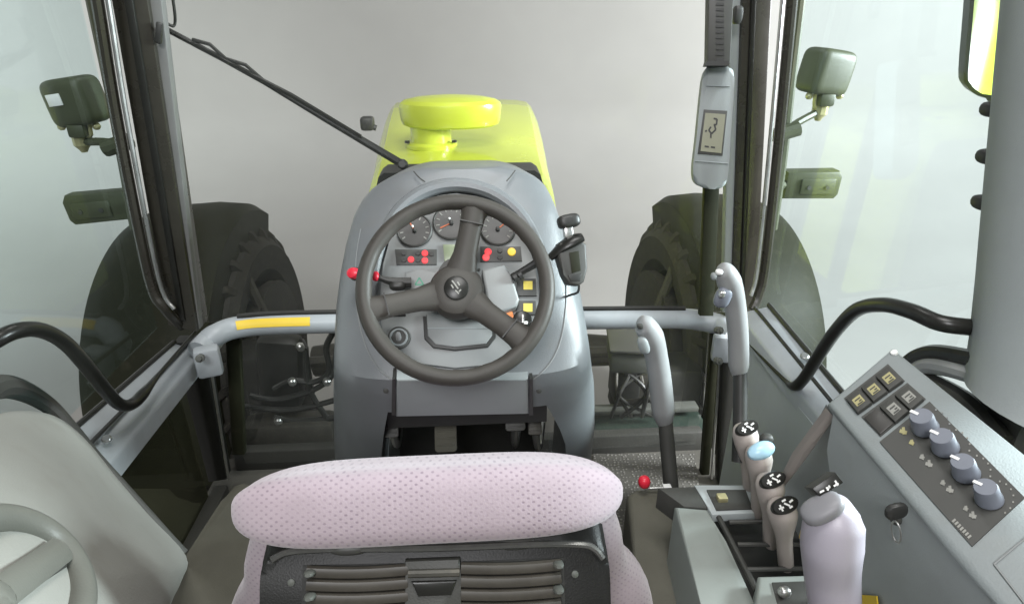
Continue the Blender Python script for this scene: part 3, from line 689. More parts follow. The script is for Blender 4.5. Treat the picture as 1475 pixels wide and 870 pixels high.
for px_, py_ in ((582, 365), (602, 365), (622, 366), (582, 375), (602, 375)): disc(px_, py_, 3.6, 'gauge', 'dark_light', wb, 0.0085, 0.0015, n=14)
wb2 = dash_poly([(692, 355), (750, 355), (752, 376), (692, 377)], 'panel', 'warning_strip', con, 0.008, 0.008, 0.001)
for px_, py_ in ((703, 363), (700, 371)): disc(px_, py_, 5.2, 'lred', 'red_light', wb2, 0.0085, 0.002, n=16)
disc(737, 363, 6.0, 'lyel', 'yellow_light', wb2, 0.0085, 0.002, n=18)
for px_, py_ in ((720, 361), (720, 371)): disc(px_, py_, 3.8, 'gauge', 'dark_light', wb2, 0.0085, 0.0015, n=14)
dash_poly([(638, 352), (664, 352), (664, 376), (640, 376)], 'lcd2', 'lcd_screen', con, 0.008, 0.008, 0.001)
for (y0, y1, nm) in ((401, 426, 0), (433, 453, 1)):
    sw = dash_poly([(745, y0), (772, y0), (773, y1), (744, y1)], 'panel', 'rocker_switch', con, 0.012, 0.012, 0.002)
    dash_poly([(754, y0 + 4), (767, y0 + 4), (767, y0 + 16), (754, y0 + 16)], 'pyel2', 'switch_symbol', sw, 0.0128, 0.001)
# storage tray with black border, round socket, ignition
tray = dash_poly([(609, 455), (714, 455), (714, 486), (703, 500), (655, 505), (624, 501), (611, 488)], 'black', 'storage_tray', con, 0.010, 0.012, 0.003)
dash_poly([(614, 452), (709, 452), (709, 483), (700, 495), (655, 500), (627, 496), (616, 484)], 'dash', 'tray_lid', tray, 0.013, 0.006, 0.003)
dash_poly([(616, 472), (708, 472), (708, 473.5), (616, 473.5)], 'duct', 'lid_crease', tray, 0.0138, 0.001)
c, r, sk = disc(575, 487, 16, 'dark', 'power_socket', con, 0.006, 0.008)
b = MB(); b.lathe(c, IP.n, [(r * 0.62, 0.006), (r * 0.66, 0.012), (r * 0.80, 0.012), (r * 0.84, 0.006)], 24); b.build('socket_ring', 'duct', sk)
b = MB(); b.superell(c + IP.n * 0.012, (0.006, 0.004, 0.012), None, 2.5, 10, 8); b.build('socket_flap', 'ggrip', sk)
c, r, ig = disc(752, 463, 14, 'gloss', 'ignition_switch', con, 0.006, 0.012)
b = MB(); b.box(c + IP.n * 0.02, (0.006, 0.02, 0.012), IF_, 0.002); b.build('switch_key', 'steel', ig)
b = MB(); b.box(IP.h(757, 465, 0.022), (0.010, 0.007, 0.006), IF_, 0.002); b.build('key_mark', 'white', ig)
dash_poly([(722, 451), (738, 449), (741, 460), (733, 467)], 'lor', 'orange_light', con, 0.014, 0.006)
# steering column cover parts beside the hub
st = IP.many([(694, 388), (726, 381), (738, 398), (748, 431), (744, 441), (716, 452), (702, 440)], 0.045)
MB().prism(st, IP.n * -0.05, 0.006, 3).build('column_cover', 'dash', con)
lf = MB().prism(IP.many([(583, 392), (604, 386), (640, 393), (636, 412), (600, 421), (582, 415)], 0.03), IP.n * -0.035, 0.005, 3).build('stalk_cover', 'dash', con)
b = MB(); b.prism(stroke_poly(IP, (598, 410), (604, 400), 2, 0.0306), IP.n * -0.0006); b.prism(stroke_poly(IP, (604, 400), (610, 410), 2, 0.0306), IP.n * -0.0006); b.prism(stroke_poly(IP, (598, 410), (610, 410), 2, 0.0306), IP.n * -0.0006); b.build('green_symbol', mat('green_print', (0.06, 0.25, 0.16), 0.5), lf)
for px, py in ((620, 300), (676, 300), (640, 389), (690, 389)):
    disc(px, py, 2.2, 'dark', 'screw', con, 0.004, 0.003, n=10)
# steering column
MB().lathe(IP.h(660, 412, 0.0), IP.n, [(0.055, -0.01), (0.048, 0.04), (0.04, 0.08)], 24).build('steering_column', 'dark', con)

# steering wheel
RM = 0.186
def wring(rx, n=72): return [WC + WF @ V((rx * math.cos(2 * math.pi * k / n), rx * math.sin(2 * math.pi * k / n), 0)) for k in range(n)]
b = MB(); N = 80; rings = []
for k in range(N):
    a = 2 * math.pi * k / N; d = WF @ V((math.cos(a), math.sin(a), 0)); ring = []
    for j in range(14):
        t = 2 * math.pi * j / 14; gr = 0.0168 - (0.0012 * (0.5 + 0.5 * math.cos(t * 1 + math.pi)) * (1 if (k % 4) else 0))
        ring.append(WC + d * (RM + gr * math.cos(t)) + WN * gr * math.sin(t))
    rings.append(ring)
sw = b.loft(rings, cap=False, loop=True).build('steering_wheel', 'wheel', con, 60); sw['label'] = 'dark grey three spoke steering wheel'
HUBD = -0.030
def wp_(px, py): 
    q = WPl.h(px, py) - WC; return V((q.dot(WF.col[0]), q.dot(WF.col[1]), 0))
for tx, ty in ((684, 300), (532, 446), (754, 489)):
    e = wp_(tx, ty); L_ = e.length; d = e.normalized(); s_ = V((-d.y, d.x, 0)); rings = []
    for f, wd, h in ((0.03, 0.042, HUBD + 0.004), (0.25, 0.033, HUBD + 0.006), (0.45, 0.025, HUBD + 0.012), (0.7, 0.0235, HUBD + 0.022), (0.9, 0.026, -0.002), (1.0, 0.030, 0.0)):
        c = d * (L_ * f) + V((0, 0, h)); th = 0.010
        rings.append([WC + WF @ (c + s_ * (wd * x) + V((0, 0, th * z))) for x, z in ((-1, -0.4), (-0.92, 0.4), (-0.6, 0.95), (0, 1.15), (0.6, 0.95), (0.92, 0.4), (1, -0.4), (0.6, -1), (-0.6, -1))])
    sp_o = MB().loft(rings).build('spoke', 'wheel', sw, 50)
    c = d * (L_ * 0.80) + V((0, 0, HUBD + 0.026 + 0.0125))
    MB().prism([WC + WF @ (c + s_ * (0.024 * x) + d * y) for x, y in ((-1, -0.0012), (1, -0.0012), (1, 0.0012), (-1, 0.0012))], WN * -0.006).build('groove', 'black', sw)
hub = MB().lathe(WC + WN * HUBD, WN, [(0.056, -0.03), (0.058, 0.0), (0.052, 0.012), (0.040, 0.018), (0.028, 0.019)], 36).build('hub', 'wheel', sw)
em = WC + WN * (HUBD + 0.0195)
MB().lathe(em, WN, [(0.0255, -0.004), (0.0255, 0.002), (0.023, 0.0035), (0.0005, 0.0035)], 30).build('emblem', 'gloss', sw)
EP = Pl(em + WN * 0.004, WN)
b = MB()
for sg in (((651, 404), (655, 409)), ((655, 409), (660, 416)), ((659, 406), (662, 411)), ((656, 418), (661, 423)), ((650, 410), (653, 415)), ((661, 420), (664, 417))):
    b.prism(stroke_poly(EP, *sg, 2.0, 0.0), WN * -0.0006)
b.build('emblem_mark', 'cover', sw)
# stalks
ls = thing('indicator_stalk', 'black column stalk with red end knob, left of the wheel hub', 'stalk', IP.h(575, 408, 0.05))
MB().tube([IP.h(592, 407, 0.05), IP.h(575, 407, 0.055), IP.h(558, 404, 0.06), IP.h(546, 400, 0.065)], [0.012, 0.011, 0.008, 0.006], 10).build('stem', 'black', ls)
MB().superell(IP.h(573, 412, 0.056), (0.018, 0.010, 0.012), IF_, 2.6, 14, 10).build('collar', 'black', ls)
MB().superell(IP.h(541, 398, 0.066), (0.008, 0.011, 0.008), IF_, 2.4, 14, 10).build('red_knob', 'red', ls)
rb = thing('hazard_button', 'small red button on the left edge of the console', 'button', IP.h(512, 393, 0.0))
MB().lathe(A(511, 394, 1.28), (-0.35, -0.8, 0.4), [(0.012, -0.03), (0.0125, 0.01), (0.010, 0.016), (0.004, 0.018)], 18).build('button', 'red', rb)
MB().lathe(A(513, 395, 1.285), (-0.35, -0.8, 0.4), [(0.015, -0.02), (0.015, 0.004)], 18).build('collar', 'dark', rb)
st = thing('shuttle_stalk', 'black stubby stalk pointing up right beside the wheel hub', 'stalk', IP.h(745, 395, 0.05))
MB().tube([IP.h(738, 400, 0.04), IP.h(752, 391, 0.05), IP.h(766, 383, 0.055), IP.h(776, 377, 0.06)], [0.008, 0.008, 0.009, 0.010], 10).build('stem', 'black', st)
for px in (742, 749): MB().lathe(IP.h(px, 400 - (px - 742) * 0.5, 0.045), (0.8, 0.2, 0.4), [(0.012, -0.004), (0.012, 0.004)], 14).build('rib', 'black', st)
lk = thing('tilt_lever', 'slim black tilt lever below the left wheel spoke', 'lever', IP.h(568, 453, 0.04))
MB().box(IP.h(570, 454, 0.04), (0.042, 0.007, 0.008), IF_, 0.002).build('blade', 'black', lk)
MB().tube([IP.h(574, 425, 0.05), IP.h(577, 452, 0.045)], 0.0015, 6).build('cord', 'dark', lk)
# black handset holder at the right of the console
hd = thing('handset_holder', 'black handset in holder clipped on the right of the console', 'handset', A(826, 412, 1.30))
HP = Pl(A(826, 360, 1.30), V((0.12, -0.9, 0.42))); HF = HP.frame()
MB().superell(HP.h(819, 319), (0.026, 0.016, 0.017), HF @ Matrix.Rotation(R(8), 3, 'Z'), 3.2, 18, 12).build('top_cradle', 'black', hd)
MB().box(HP.h(818, 334), (0.02, 0.03, 0.02), HF, 0.004).build('cradle_neck', 'steel', hd)
MB().tube([HP.h(792, 372, -0.01), HP.h(808, 357), HP.h(826, 346, 0.006), HP.h(838, 342, 0.006)], [0.012, 0.018, 0.022, 0.016], 12, 0.6).build('arm', 'gloss', hd)
hb = MB().prism(HP.many([(806, 350), (832, 343), (845, 352), (847, 386), (842, 406), (834, 412), (819, 410), (812, 396), (804, 370)], 0.012), HP.n * -0.035, 0.006, 3).build('handset', 'dark', hd)
MB().prism(HP.many([(820, 364), (834, 361), (837, 390), (824, 394)], 0.0135), HP.n * -0.004, 0.002).build('key_strip', 'olive', hb)
MB().prism(HP.many([(818, 396), (838, 394), (836, 405), (822, 406)], 0.0135), HP.n * -0.004, 0.002).build('mouthpiece', 'black', hb)
MB().tube(spline([HP.h(834, 412, 0), A(832, 421, 1.29), A(822, 425, 1.30), A(808, 430, 1.31)], 5), 0.003, 6).build('cable', 'black', hd)

# ---------------------------------------------------------------- pedals
def pedal(px, py, Y, wd, hh, m, label, stem):
    t = thing('foot_pedal', label, 'pedal', A(px, py, Y), 'foot pedals under the console')
    PP = Pl(A(px, py, Y), V((0, -0.8, 0.6))); F_ = PP.frame()
    MB().prism(on(A(px, py, Y), F_, rrect(0, 0, wd, hh, min(wd, hh) * 0.35), 0.006), PP.n * -0.014, 0.003).build('pad', m, t)
    for k in range(4): MB().box(A(px, py, Y) + F_ @ V((0, hh * (-0.6 + 0.4 * k), 0.007)), (wd * 1.6, 0.004, 0.004), F_, 0.001).build('rib', m, t)
    MB().tube(spline([A(px, py, Y) + PP.n * -0.012] + [A(*q) for q in stem], 6), 0.010, 8).build('stem', 'steel' if m != 'cover' else 'iron', t)
pedal(642, 626, 1.36, 0.029, 0.045, 'trim', 'wide brown pedal in the middle under the console', [(642, 605, 1.46), (645, 590, 1.55)])
pedal(563, 612, 1.34, 0.020, 0.032, 'dark', 'dark pedal beside left leg of the console', [(572, 640, 1.38), (576, 600, 1.50)])
pedal(742, 606, 1.33, 0.026, 0.026, 'dark', 'dark pedal with steel stem beside right leg of the console', [(742, 640, 1.42), (748, 600, 1.56)])
pedal(770, 612, 1.37, 0.018, 0.026, 'iron', 'small iron pedal closest to right leg of the console', [(776, 645, 1.42), (782, 600, 1.56)])

# ================================================================ FLOOR THINGS
b = MB(); b.prism([AZ(855, 655, 0.004), AZ(1000, 655, 0.004), AZ(1010, 720, 0.004), AZ(985, 820, 0.004), AZ(845, 820, 0.004)], (0, 0, 0.006)); tag(b.build('floor_mat', 'mat'), 'studded dark rubber mat on the floor right of the seat', 'mat')
b = MB(); b.prism([AZ(x, y, 0.30) for x, y in [(318, 722), (334, 698), (352, 692), (372, 700), (362, 760), (330, 900), (330, 1010), (120, 1010), (232, 870)]], (0, 0, -0.298), 0.015, 3); tag(b.build('floor_box', 'trim'), 'long dark carpeted box on the floor left of the seat', 'floor box')
b = MB(); b.prism([AZ(x, y, 0.33) for x, y in [(903, 712), (915, 703), (962, 702), (972, 712), (1005, 790), (1040, 900), (1060, 1000), (920, 1000), (918, 860)]], (0, 0, -0.328), 0.015, 3); tag(b.build('floor_box', 'trim'), 'long dark carpeted box on the floor right of the seat', 'floor box')
rk = thing('pull_knob', 'red ball knob on a steel rod on the floor box', 'knob', AZ(930, 706, 0.33))
MB().superell(AZ(928, 694, 0.37), (0.016, 0.016, 0.018), None, 2.2, 18, 12).build('ball', 'red', rk)
MB().tube([AZ(928, 704, 0.345), AZ(945, 703, 0.348), AZ(966, 702, 0.348)], 0.004, 8).build('rod', 'steel', rk)
MB().box(AZ(961, 702, 0.35), (0.022, 0.02, 0.012), None, 0.003).build('rod_end', 'white', rk)

# ================================================================ LEFT WHEEL-ARCH COVER
P1, P2, P3 = AX(262, 800, -0.53), AX(60, 600, -0.74), AX(0, 870, -0.46)
FP = plane3(P1, P2, P3); FF = FP.frame()
arch = thing('wheel_arch_cover', 'large pale grey moulded wheel arch cover with raised ring at left', 'wheel arch', (-0.7, 0.6, 0))
outl = [(-70, 640), (-30, 606), (20, 592), (62, 594), (95, 608), (130, 640), (170, 690), (215, 742), (268, 800), (262, 835), (246, 870), (225, 940), (190, 1060), (-70, 1060)]
ctr = (70, 850); rings = []
for f, off in ((1.0, -0.10), (1.0, -0.02), (0.985, -0.006), (0.96, 0.003), (0.9, 0.012), (0.75, 0.026), (0.5, 0.038), (0.25, 0.043), (0.02, 0.044)):
    rings.append([FP.h(ctr[0] + (x - ctr[0]) * f, ctr[1] + (y - ctr[1]) * f, off) for x, y in [(p.x, p.y) for p in spline([(x, y, 0) for x, y in outl + outl[:1]], 4)[:-1]]])
MB().loft(rings).build('shell', 'cover', arch, 60)
# raised ring with spokes
def fpt(cx, cy, r, a, off): return FP.h(cx + r * math.cos(a), cy + r * 0.93 * math.sin(a), off)
cx0, cy0 = -6, 860
ringo = MB().tube([fpt(cx0, cy0, 122, 2 * math.pi * k / 64, 0.042) for k in range(64)], 0.016, 12, loop=True, up=FP.n).build('moulded_ring', 'ring', arch, 60)
for a in (R(-38), R(-158), R(82)):
    MB().tube([fpt(cx0, cy0, 10, a, 0.045), fpt(cx0, cy0, 118, a, 0.048)], 0.017, 10, 0.5, up=FP.n).build('spoke', 'ring', ringo)
    MB().tube([fpt(cx0, cy0 + 15, 14, a + 0.02, 0.040), fpt(cx0, cy0 + 15, 116, a + 0.02, 0.042)], 0.009, 8, 0.5, up=FP.n).build('spoke_groove', 'dark', ringo)
MB().lathe(FP.h(cx0, cy0, 0.045), FP.n, [(0.018, -0.01), (0.018, 0.004), (0.012, 0.008)], 20).build('ring_hub', 'ring', ringo)
rim = [(-60, 590), (-10, 558), (30, 562), (70, 584), (105, 618), (140, 656), (190, 712), (240, 768), (266, 796)]
MB().tube(spline([FP.h(x, y, -0.05) for x, y in rim], 6), [0.03 - 0.022 * min(1, i / 30) for i in range(49)], 10).build('rubber_edge', 'dark', arch)

# ================================================================ DRIVER SEAT
seat = thing('driver_seat', 'pink tweed driver seat with black backrest shell', 'seat', (-0.02, 0.85, 0))
HC = A(626, 715, 0.64); rings = []
HWX = 0.252
tilt = Matrix.Rotation(R(-28), 3, 'X')
for k in range(41):
    u = math.sin(math.pi / 2 * (-1 + 2 * k / 40)); uu = abs(u)
    sfac = (1 - uu ** 4.8) ** 0.50 if uu < 1 else 0.0
    sfac = max(sfac, 0.02)
    drop = -0.002 * uu ** 2.5
    ring = []
    for j in range(28):
        a = 2 * math.pi * j / 28; f = lambda q: math.copysign(abs(q) ** (2 / 2.5), q)
        ring.append(HC + V((u * HWX - 0.004, 0, drop)) + tilt @ V((0, 0.068 * sfac * f(math.cos(a)), 0.052 * sfac * f(math.sin(a)) + 0.006 * math.sin(3 * a) * sfac)))
    rings.append(ring)
MB().loft(rings).build('headrest', 'fabric', seat, 80)
# cushion behind the shell, shown as side bolsters
TAB = [(745, 362, 884), (770, 353, 893), (795, 353, 896), (812, 350, 900), (828, 338, 916), (848, 329, 930), (875, 325, 937), (950, 318, 944), (1100, 318, 944), (1500, 330, 930)]
rings = []
for k in range(19):
    z = 0.90 - 0.42 * k / 18; ys = 0.665 + (0.90 - z) * 0.22
    py = proj(V((0, ys, z)))[1]; L_, R_ = lin(TAB, py)
    xl = A(L_, py, ys).x; xr = A(R_, py, ys).x; ring = []
    for j in range(32):
        a = 2 * math.pi * j / 32; f = lambda q: math.copysign(abs(q) ** (2 / 3.2), q)
        ring.append(V(((xl + xr) / 2 + (xr - xl) / 2 * f(math.cos(a)), ys + (0.065 + 0.02 * min(1, k / 9)) * f(math.sin(a)), z)))
    rings.append(ring)
MB().loft(rings).build('back_cushion', 'fabric', seat, 70)
b = MB(); b.superell((-0.02, 0.98, 0.46), (0.26, 0.26, 0.075), None, 4, 36, 14); b.build('seat_cushion', 'fabric', seat, 80)
b = MB(); b.box((-0.02, 0.95, 0.2), (0.36, 0.36, 0.38), None, 0.04); b.build('seat_base', 'dark', seat)
# shell
SP = Pl(A(625, 800, 0.585), V((0, -math.cos(R(30)), math.sin(R(30))))); SF = SP.frame()
out = [(374, 1000), (374, 845), (380, 818), (395, 800), (425, 790), (500, 787), (625, 786), (760, 780), (838, 780), (862, 788), (874, 806), (879, 835), (882, 1000)]
shell = MB().prism([p for p in SP.many([(p.x, p.y) for p in spline([(x, y, 0) for x, y in out], 4)], 0.0)], V((0, 0.055, 0.022)), 0.010, 4).build('back_shell', 'shell', seat, 50)
top = [(392, 806), (410, 796), (440, 792), (500, 790), (625, 789), (760, 784), (835, 784), (856, 790), (868, 804)]
MB().tube(spline(SP.many(top, 0.002), 6), 0.0045, 8).build('shell_rim', mat('lit_black_edge', (0.16, 0.16, 0.15), 0.25, 0.2, 30, metal=0.6), shell)  # brighter metallic colour paints the highlight along the shell's top edge
for px, py in ((505, 783), (742, 776)):
    MB().superell(A(px, py, 0.60), (0.029, 0.016, 0.009), None, 2.4, 20, 10).build('headrest_button', 'panel', seat)
for px, py in ((420, 838), (828, 826)): MB().lathe(SP.h(px, py, 0.0), SP.n, [(0.0045, -0.003), (0.0045, 0.002), (0.002, 0.003)], 10).build('rivet', 'panel2', seat)
# vent slats
vent = MB().prism(SP.many([(436, 814), (625, 810), (812, 803), (818, 1000), (430, 1000)], 0.001), SP.n * -0.004).build('vent_recess', 'black', shell)
SLM = mat('brown_black_slat', (0.050, 0.045, 0.037), 0.42, 0.15, 30, spec=0.3)
for r_ in range(6):
    for (x0, x1, dy0, dy1) in ((442, 588, 0, -3), (664, 808, -5, -10)):
        y = 823 + r_ * 19
        p = [SP.h(x0 + (x1 - x0) * k / 6, y + dy0 + (dy1 - dy0) * k / 6 + 3 * math.sin(math.pi * k / 6), 0.008) for k in range(7)]
        s_o = MB().tube(p, 0.0075, 8, 0.7, up=SP.n).build('slat', SLM, vent)
b = MB().prism(SP.many([(583, 808), (662, 805), (664, 822), (666, 1000), (582, 1000)], 0.012), SP.n * -0.012, 0.003).build('centre_latch', 'dark', shell)
MB().prism(SP.many([(592, 838), (658, 836), (650, 858), (602, 860)], 0.016), SP.n * -0.006, 0.003).build('latch_tab', 'gloss', shell)
MB().tube(SP.many([(588, 826), (662, 824)], 0.015), 0.005, 8).build('latch_pin', 'iron', shell)
for x, y in ((447, 824), (447, 858), (804, 812), (804, 848)):
    MB().superell(SP.h(x, y, 0.012), (0.007, 0.004, 0.013), SF, 2.6, 10, 8).build('slat_clip', 'panel2', shell)

# ================================================================ RIGHT SIDE : monitor, duct, mirror, column
mon = thing('monitor', 'grey upright monitor with small screen on right windscreen pillar', 'monitor', A(1025, 272, 1.55))
YM = 1.55
MO = Pl(A(1025, 190, YM), V((-0.25, -0.93, 0.2)))
pl_ = [(1019, 96), (1050, 97), (1058, 112), (1053, 190), (1049, 250), (1044, 268), (1030, 273), (1006, 268), (998, 250), (1003, 200), (1012, 115)]
hs_ = MB().prism(MO.many([(p.x, p.y) for p in spline([(x, y, 0) for x, y in pl_ + pl_[:1]], 3)[:-1]], 0.0), MO.n * -0.06, 0.010, 4).build('housing', 'duct', mon, 50)
MB().prism(MO.many([(1014, 158), (1048, 160), (1041, 225), (1005, 222)], 0.003), MO.n * -0.006, 0.002).build('screen_bezel', 'dark', hs_)
scn = MB().prism(MO.many([(1016, 163), (1045, 165), (1039, 221), (1009, 218)], 0.0045), MO.n * -0.004).build('screen', 'lcd', hs_)
bars(MO, [((1028, 171), (1033, 172)), ((1033, 172), (1032, 180)), ((1032, 180), (1028, 180)), ((1029, 180), (1031, 187)), ((1031, 187), (1025, 193)), ((1025, 193), (1021, 188)), ((1021, 188), (1024, 183)), ((1024, 193), (1024, 199)), ((1018, 188), (1016, 190)), ((1015, 211), (1021, 212)), ((1024, 212), (1030, 213))], 0.0052, 'black', 'screen_symbol', scn, 2.4)
MB().tube([MO.h(1017, 124, 0.002), MO.h(1051, 125, 0.002)], 0.0015, 6).build('housing_seam', 'duct', hs_)
MB().tube([MO.h(1001, 232, 0.002), MO.h(1049, 236, 0.002)], 0.0015, 6).build('housing_seam', 'duct', hs_)
strip('mounting_bar', 'olive', (1008, 455), (1028, 455), (1018, 200), (1040, 200), 1.62, 0.02, mon, top=1.36, bev=0.003)
du = thing('pillar_grille', 'ribbed dark grey grille on the pillar above the monitor', 'grille', A(1036, 90, 1.56))
DP = Pl(A(1036, 40, 1.56), V((-0.2, -0.96, 0.15)))
MB().prism(DP.many([(1022, -60), (1060, -60), (1052, 92), (1019, 92)], 0.0), DP.n * -0.05, 0.004).build('grille_body', 'panel', du)
for k in range(16):
    y = -36 + 8 * k
    MB().prism(DP.many([(1032, y), (1043, y + 0.5), (1043, y + 4.2), (1031, y + 3.8)], 0.0025), DP.n * -0.003).build('grille_slot', 'black', du)
MB().prism(DP.many([(1018, 88), (1050, 88), (1050, 95), (1016, 95)], 0.004), DP.n * -0.04).build('foot', 'black', du)
MB().superell(A(1062, 22, 1.66), (0.012, 0.014, 0.022), None, 3, 12, 8).build('hinge_cap', 'black', du)

mir = thing('rear_view_mirror', 'black framed rear view mirror at top right behind the grey column', 'mirror', (1.2, 1.36, 1.36))
mc = A(1438, 20, 1.36)
MP = Pl(A(1420, 60, 1.36), V((-0.287, -0.95, -0.11))); 
mo = [(1404, -90), (1396, 20), (1389, 105), (1393, 125), (1406, 137), (1425, 142), (1500, 142), (1512, -90)]
mo2 = [(1410, -90), (1402, 20), (1394.5, 105), (1398, 121), (1409, 132), (1426, 137), (1495, 137), (1506, -90)]
fr_o = MB().prism(MP.many([(p.x, p.y) for p in spline([(x, y, 0) for x, y in mo], 3)], 0.0), MP.n * -0.035, 0.006).build('frame', 'gloss', mir)
MB().prism(MP.many([(p.x, p.y) for p in spline([(x, y, 0) for x, y in mo2], 3)], 0.0025), MP.n * -0.004).build('mirror_glass', 'mirror', mir)
rf = thing('rear_fender', 'lime green rear fender behind the cab seen in the mirror', 'fender', (1.35, -0.3, 0))
ring = []
for k in range(25):
    a = R(180 * k / 24); ring.append([V((x, -0.55 + r_ * math.cos(a), 0.15 + r_ * math.sin(a))) for x, r_ in ((1.0, 0.92), (1.0, 1.0), (1.3, 1.03), (1.62, 1.0), (1.62, 0.92))])
MB().loft(ring, cap=False).build('shell', 'lime', rf)
ring = []
for k in range(25):
    a = R(180 * k / 24); ring.append([V((x, -0.55 + r_ * math.cos(a), 0.15 + r_ * math.sin(a))) for x, r_ in ((1.235, 1.030), (1.265, 1.034), (1.295, 1.036))])
MB().loft(ring, cap=False, closed=False).build('mirror_streak_band', 'white', rf)  # band added to put a white streak of light into the mirror's reflection

co = thing('rear_column', 'thick smooth grey column at the right edge of the cab', 'column', (0.95, 0.8, 0.9))
rings = []
for px, py, X in [(1436, -160, 0.86), (1440, 0, 0.86), (1428, 130, 0.86), (1416, 260, 0.86), (1404, 400, 0.855), (1393, 490, 0.845), (1387, 530, 0.835), (1385, 545, 0.83), (1390, 552, 0.83)]:
    e = AX(px, py, X); vd = (e - CAMP).normalized(); sd = V((vd.y, -vd.x, 0)).normalized(); rad = 0.13 if py < 550 else 0.118
    c = e + sd * 0.13
    sl = V((0.0, -0.15, 0))
    rings.append([c + V((rad * math.cos(2 * math.pi * k / 32), rad * math.sin(2 * math.pi * k / 32), -0.10 * (rad * math.cos(2 * math.pi * k / 32)) if py > 480 else 0)) for k in range(32)])
MB().loft(rings).build('cover', 'duct', co, 60)
for px, py in ((1426, 158), (1420, 226), (1413, 292)):
    MB().superell(AX(px + 2, py, 0.865), (0.012, 0.02, 0.012), None, 2.5, 12, 8).build('rubber_stop', 'black', co)
e = AX(1430, 600, 0.84)
MB().box(e + V((0.10, 0.0, -0.06)), (0.16, 0.16, 0.16), Matrix.Rotation(R(-20), 3, 'Z'), 0.02).build('column_foot', 'dark', co)
MB().tube(spline([e + V((0.0, -0.08, 0.012)), e + V((0.05, -0.1, 0.022)), e + V((0.1, -0.12, 0.014))], 5), 0.005, 8).build('cable', 'steel', co)
ho = thing('bent_hoses', 'dark bent rubber hoses between control panel and grey column', 'hoses', AX(1350, 560, 0.84))
for q, r_, m_ in (([(1306, 525), (1325, 512), (1355, 508), (1420, 520)], 0.014, 'gloss'), ([(1306, 550), (1328, 530), (1358, 528), (1420, 545)], 0.016, 'ggrip'), ([(1325, 548), (1360, 565), (1400, 592), (1440, 640)], 0.022, 'black'), ([(1330, 570), (1370, 595), (1420, 635), (1470, 680)], 0.02, 'dark'), ([(1340, 590), (1390, 630), (1440, 672), (1490, 720)], 0.022, 'black')):
    MB().tube(spline([AX(x, y, 0.83) for x, y in q], 6), r_, 10).build('hose', m_, ho)
b = MB(); b.box((0.885, 0.55, 0.80), (0.10, 0.9, 0.14), None, 0.02); tag(b.build('sill_box', 'dark'), 'dark box along right sill behind the control panel', 'box')

# ================================================================ SIDE CONSOLE with control panel
Apt = A(1285, 499, 0.82); Bpt = A(1190, 580, 0.78); Dpt = AX(1385, 812, 0.575)
CP = plane3(Apt, Bpt, Dpt); CF = CP.frame()
sco = thing('control_panel', 'grey sloping control panel with rotary knobs and rocker switches', 'control panel', (0.68, 0.6, 0.3))
top_o = [(1285, 499), (1486, 664), (1640, 790), (1560, 1010), (1385, 812), (1190, 580)]
tp = CP.many(top_o)
b = MB(); vec = V((0.10, 0.0, -0.16))
b.prism(tp, vec, 0.008, 3); b.build('body', 'sidec2', sco)
# inner wedge : curved lower flank on the seat side
fl = [CP.h(1200, 596, -0.012), CP.h(1300, 714, -0.012), CP.h(1385, 814, -0.012), CP.h(1470, 915, -0.012)]
lo = [p + V((0.035, 0.0, -0.16)) for p in fl]; lo2 = [p + V((0.10, 0.0, -0.46)) for p in fl]
flank = MB().loft([fl, [p.lerp(q, 0.5) + V((-0.012, 0, 0.01)) for p, q in zip(fl, lo)], lo, lo2], cap=False, closed=False).build('flank', 'sidec', sco, 20)
ep = [A(1190, 582, 0.790), A(1238, 640, 0.770), A(1240, 700, 0.80), A(1232, 748, 0.86), A(1180, 752, 0.98), A(1120, 712, 1.02), A(1150, 655, 0.93)]
MB().loft([[ep[0], ep[1]], [ep[6], ep[2]], [ep[5], ep[3]], [ep[4] + V((0, 0.02, -0.1)), ep[3] + V((0, 0, -0.15))]], cap=False, closed=False).build('end_plate', 'sidec', sco)
MB().prism([A(1195, 593, 0.778), A(1204, 604, 0.776), A(1163, 658, 0.85), A(1132, 700, 0.955), A(1121, 706, 0.98), A(1146, 658, 0.88)], (0.0, 0.012, 0.0), 0.003).build('lit_edge_strip', 'grip', sco)  # pale strip paints the light caught along the end plate's left edge
def cpp(pts, m, name, parent, off, th=0.004, bev=0.0): return MB().prism(CP.many(pts, off), CP.n * -th, bev).build(name, m, parent)
s1 = cpp([(1279, 524), (1303, 548), (1235, 596), (1216, 573)], 'panel', 'switch_bank', sco, 0.002)
s2 = cpp([(1307, 551), (1333, 574), (1268, 628), (1241, 600)], 'panel', 'switch_bank', sco, 0.002)
def lerp2(a, b, t): return (a[0] + (b[0] - a[0]) * t, a[1] + (b[1] - a[1]) * t)
def quadpts(q, u0, u1, v0, v1):
    f = lambda u, v: lerp2(lerp2(q[0], q[1], v), lerp2(q[3], q[2], v), u)
    return [f(u0, v0), f(u1, v0), f(u1, v1), f(u0, v1)]
Q1 = [(1279, 524), (1303, 548), (1235, 596), (1216, 573)]; Q2 = [(1307, 551), (1333, 574), (1268, 628), (1241, 600)]
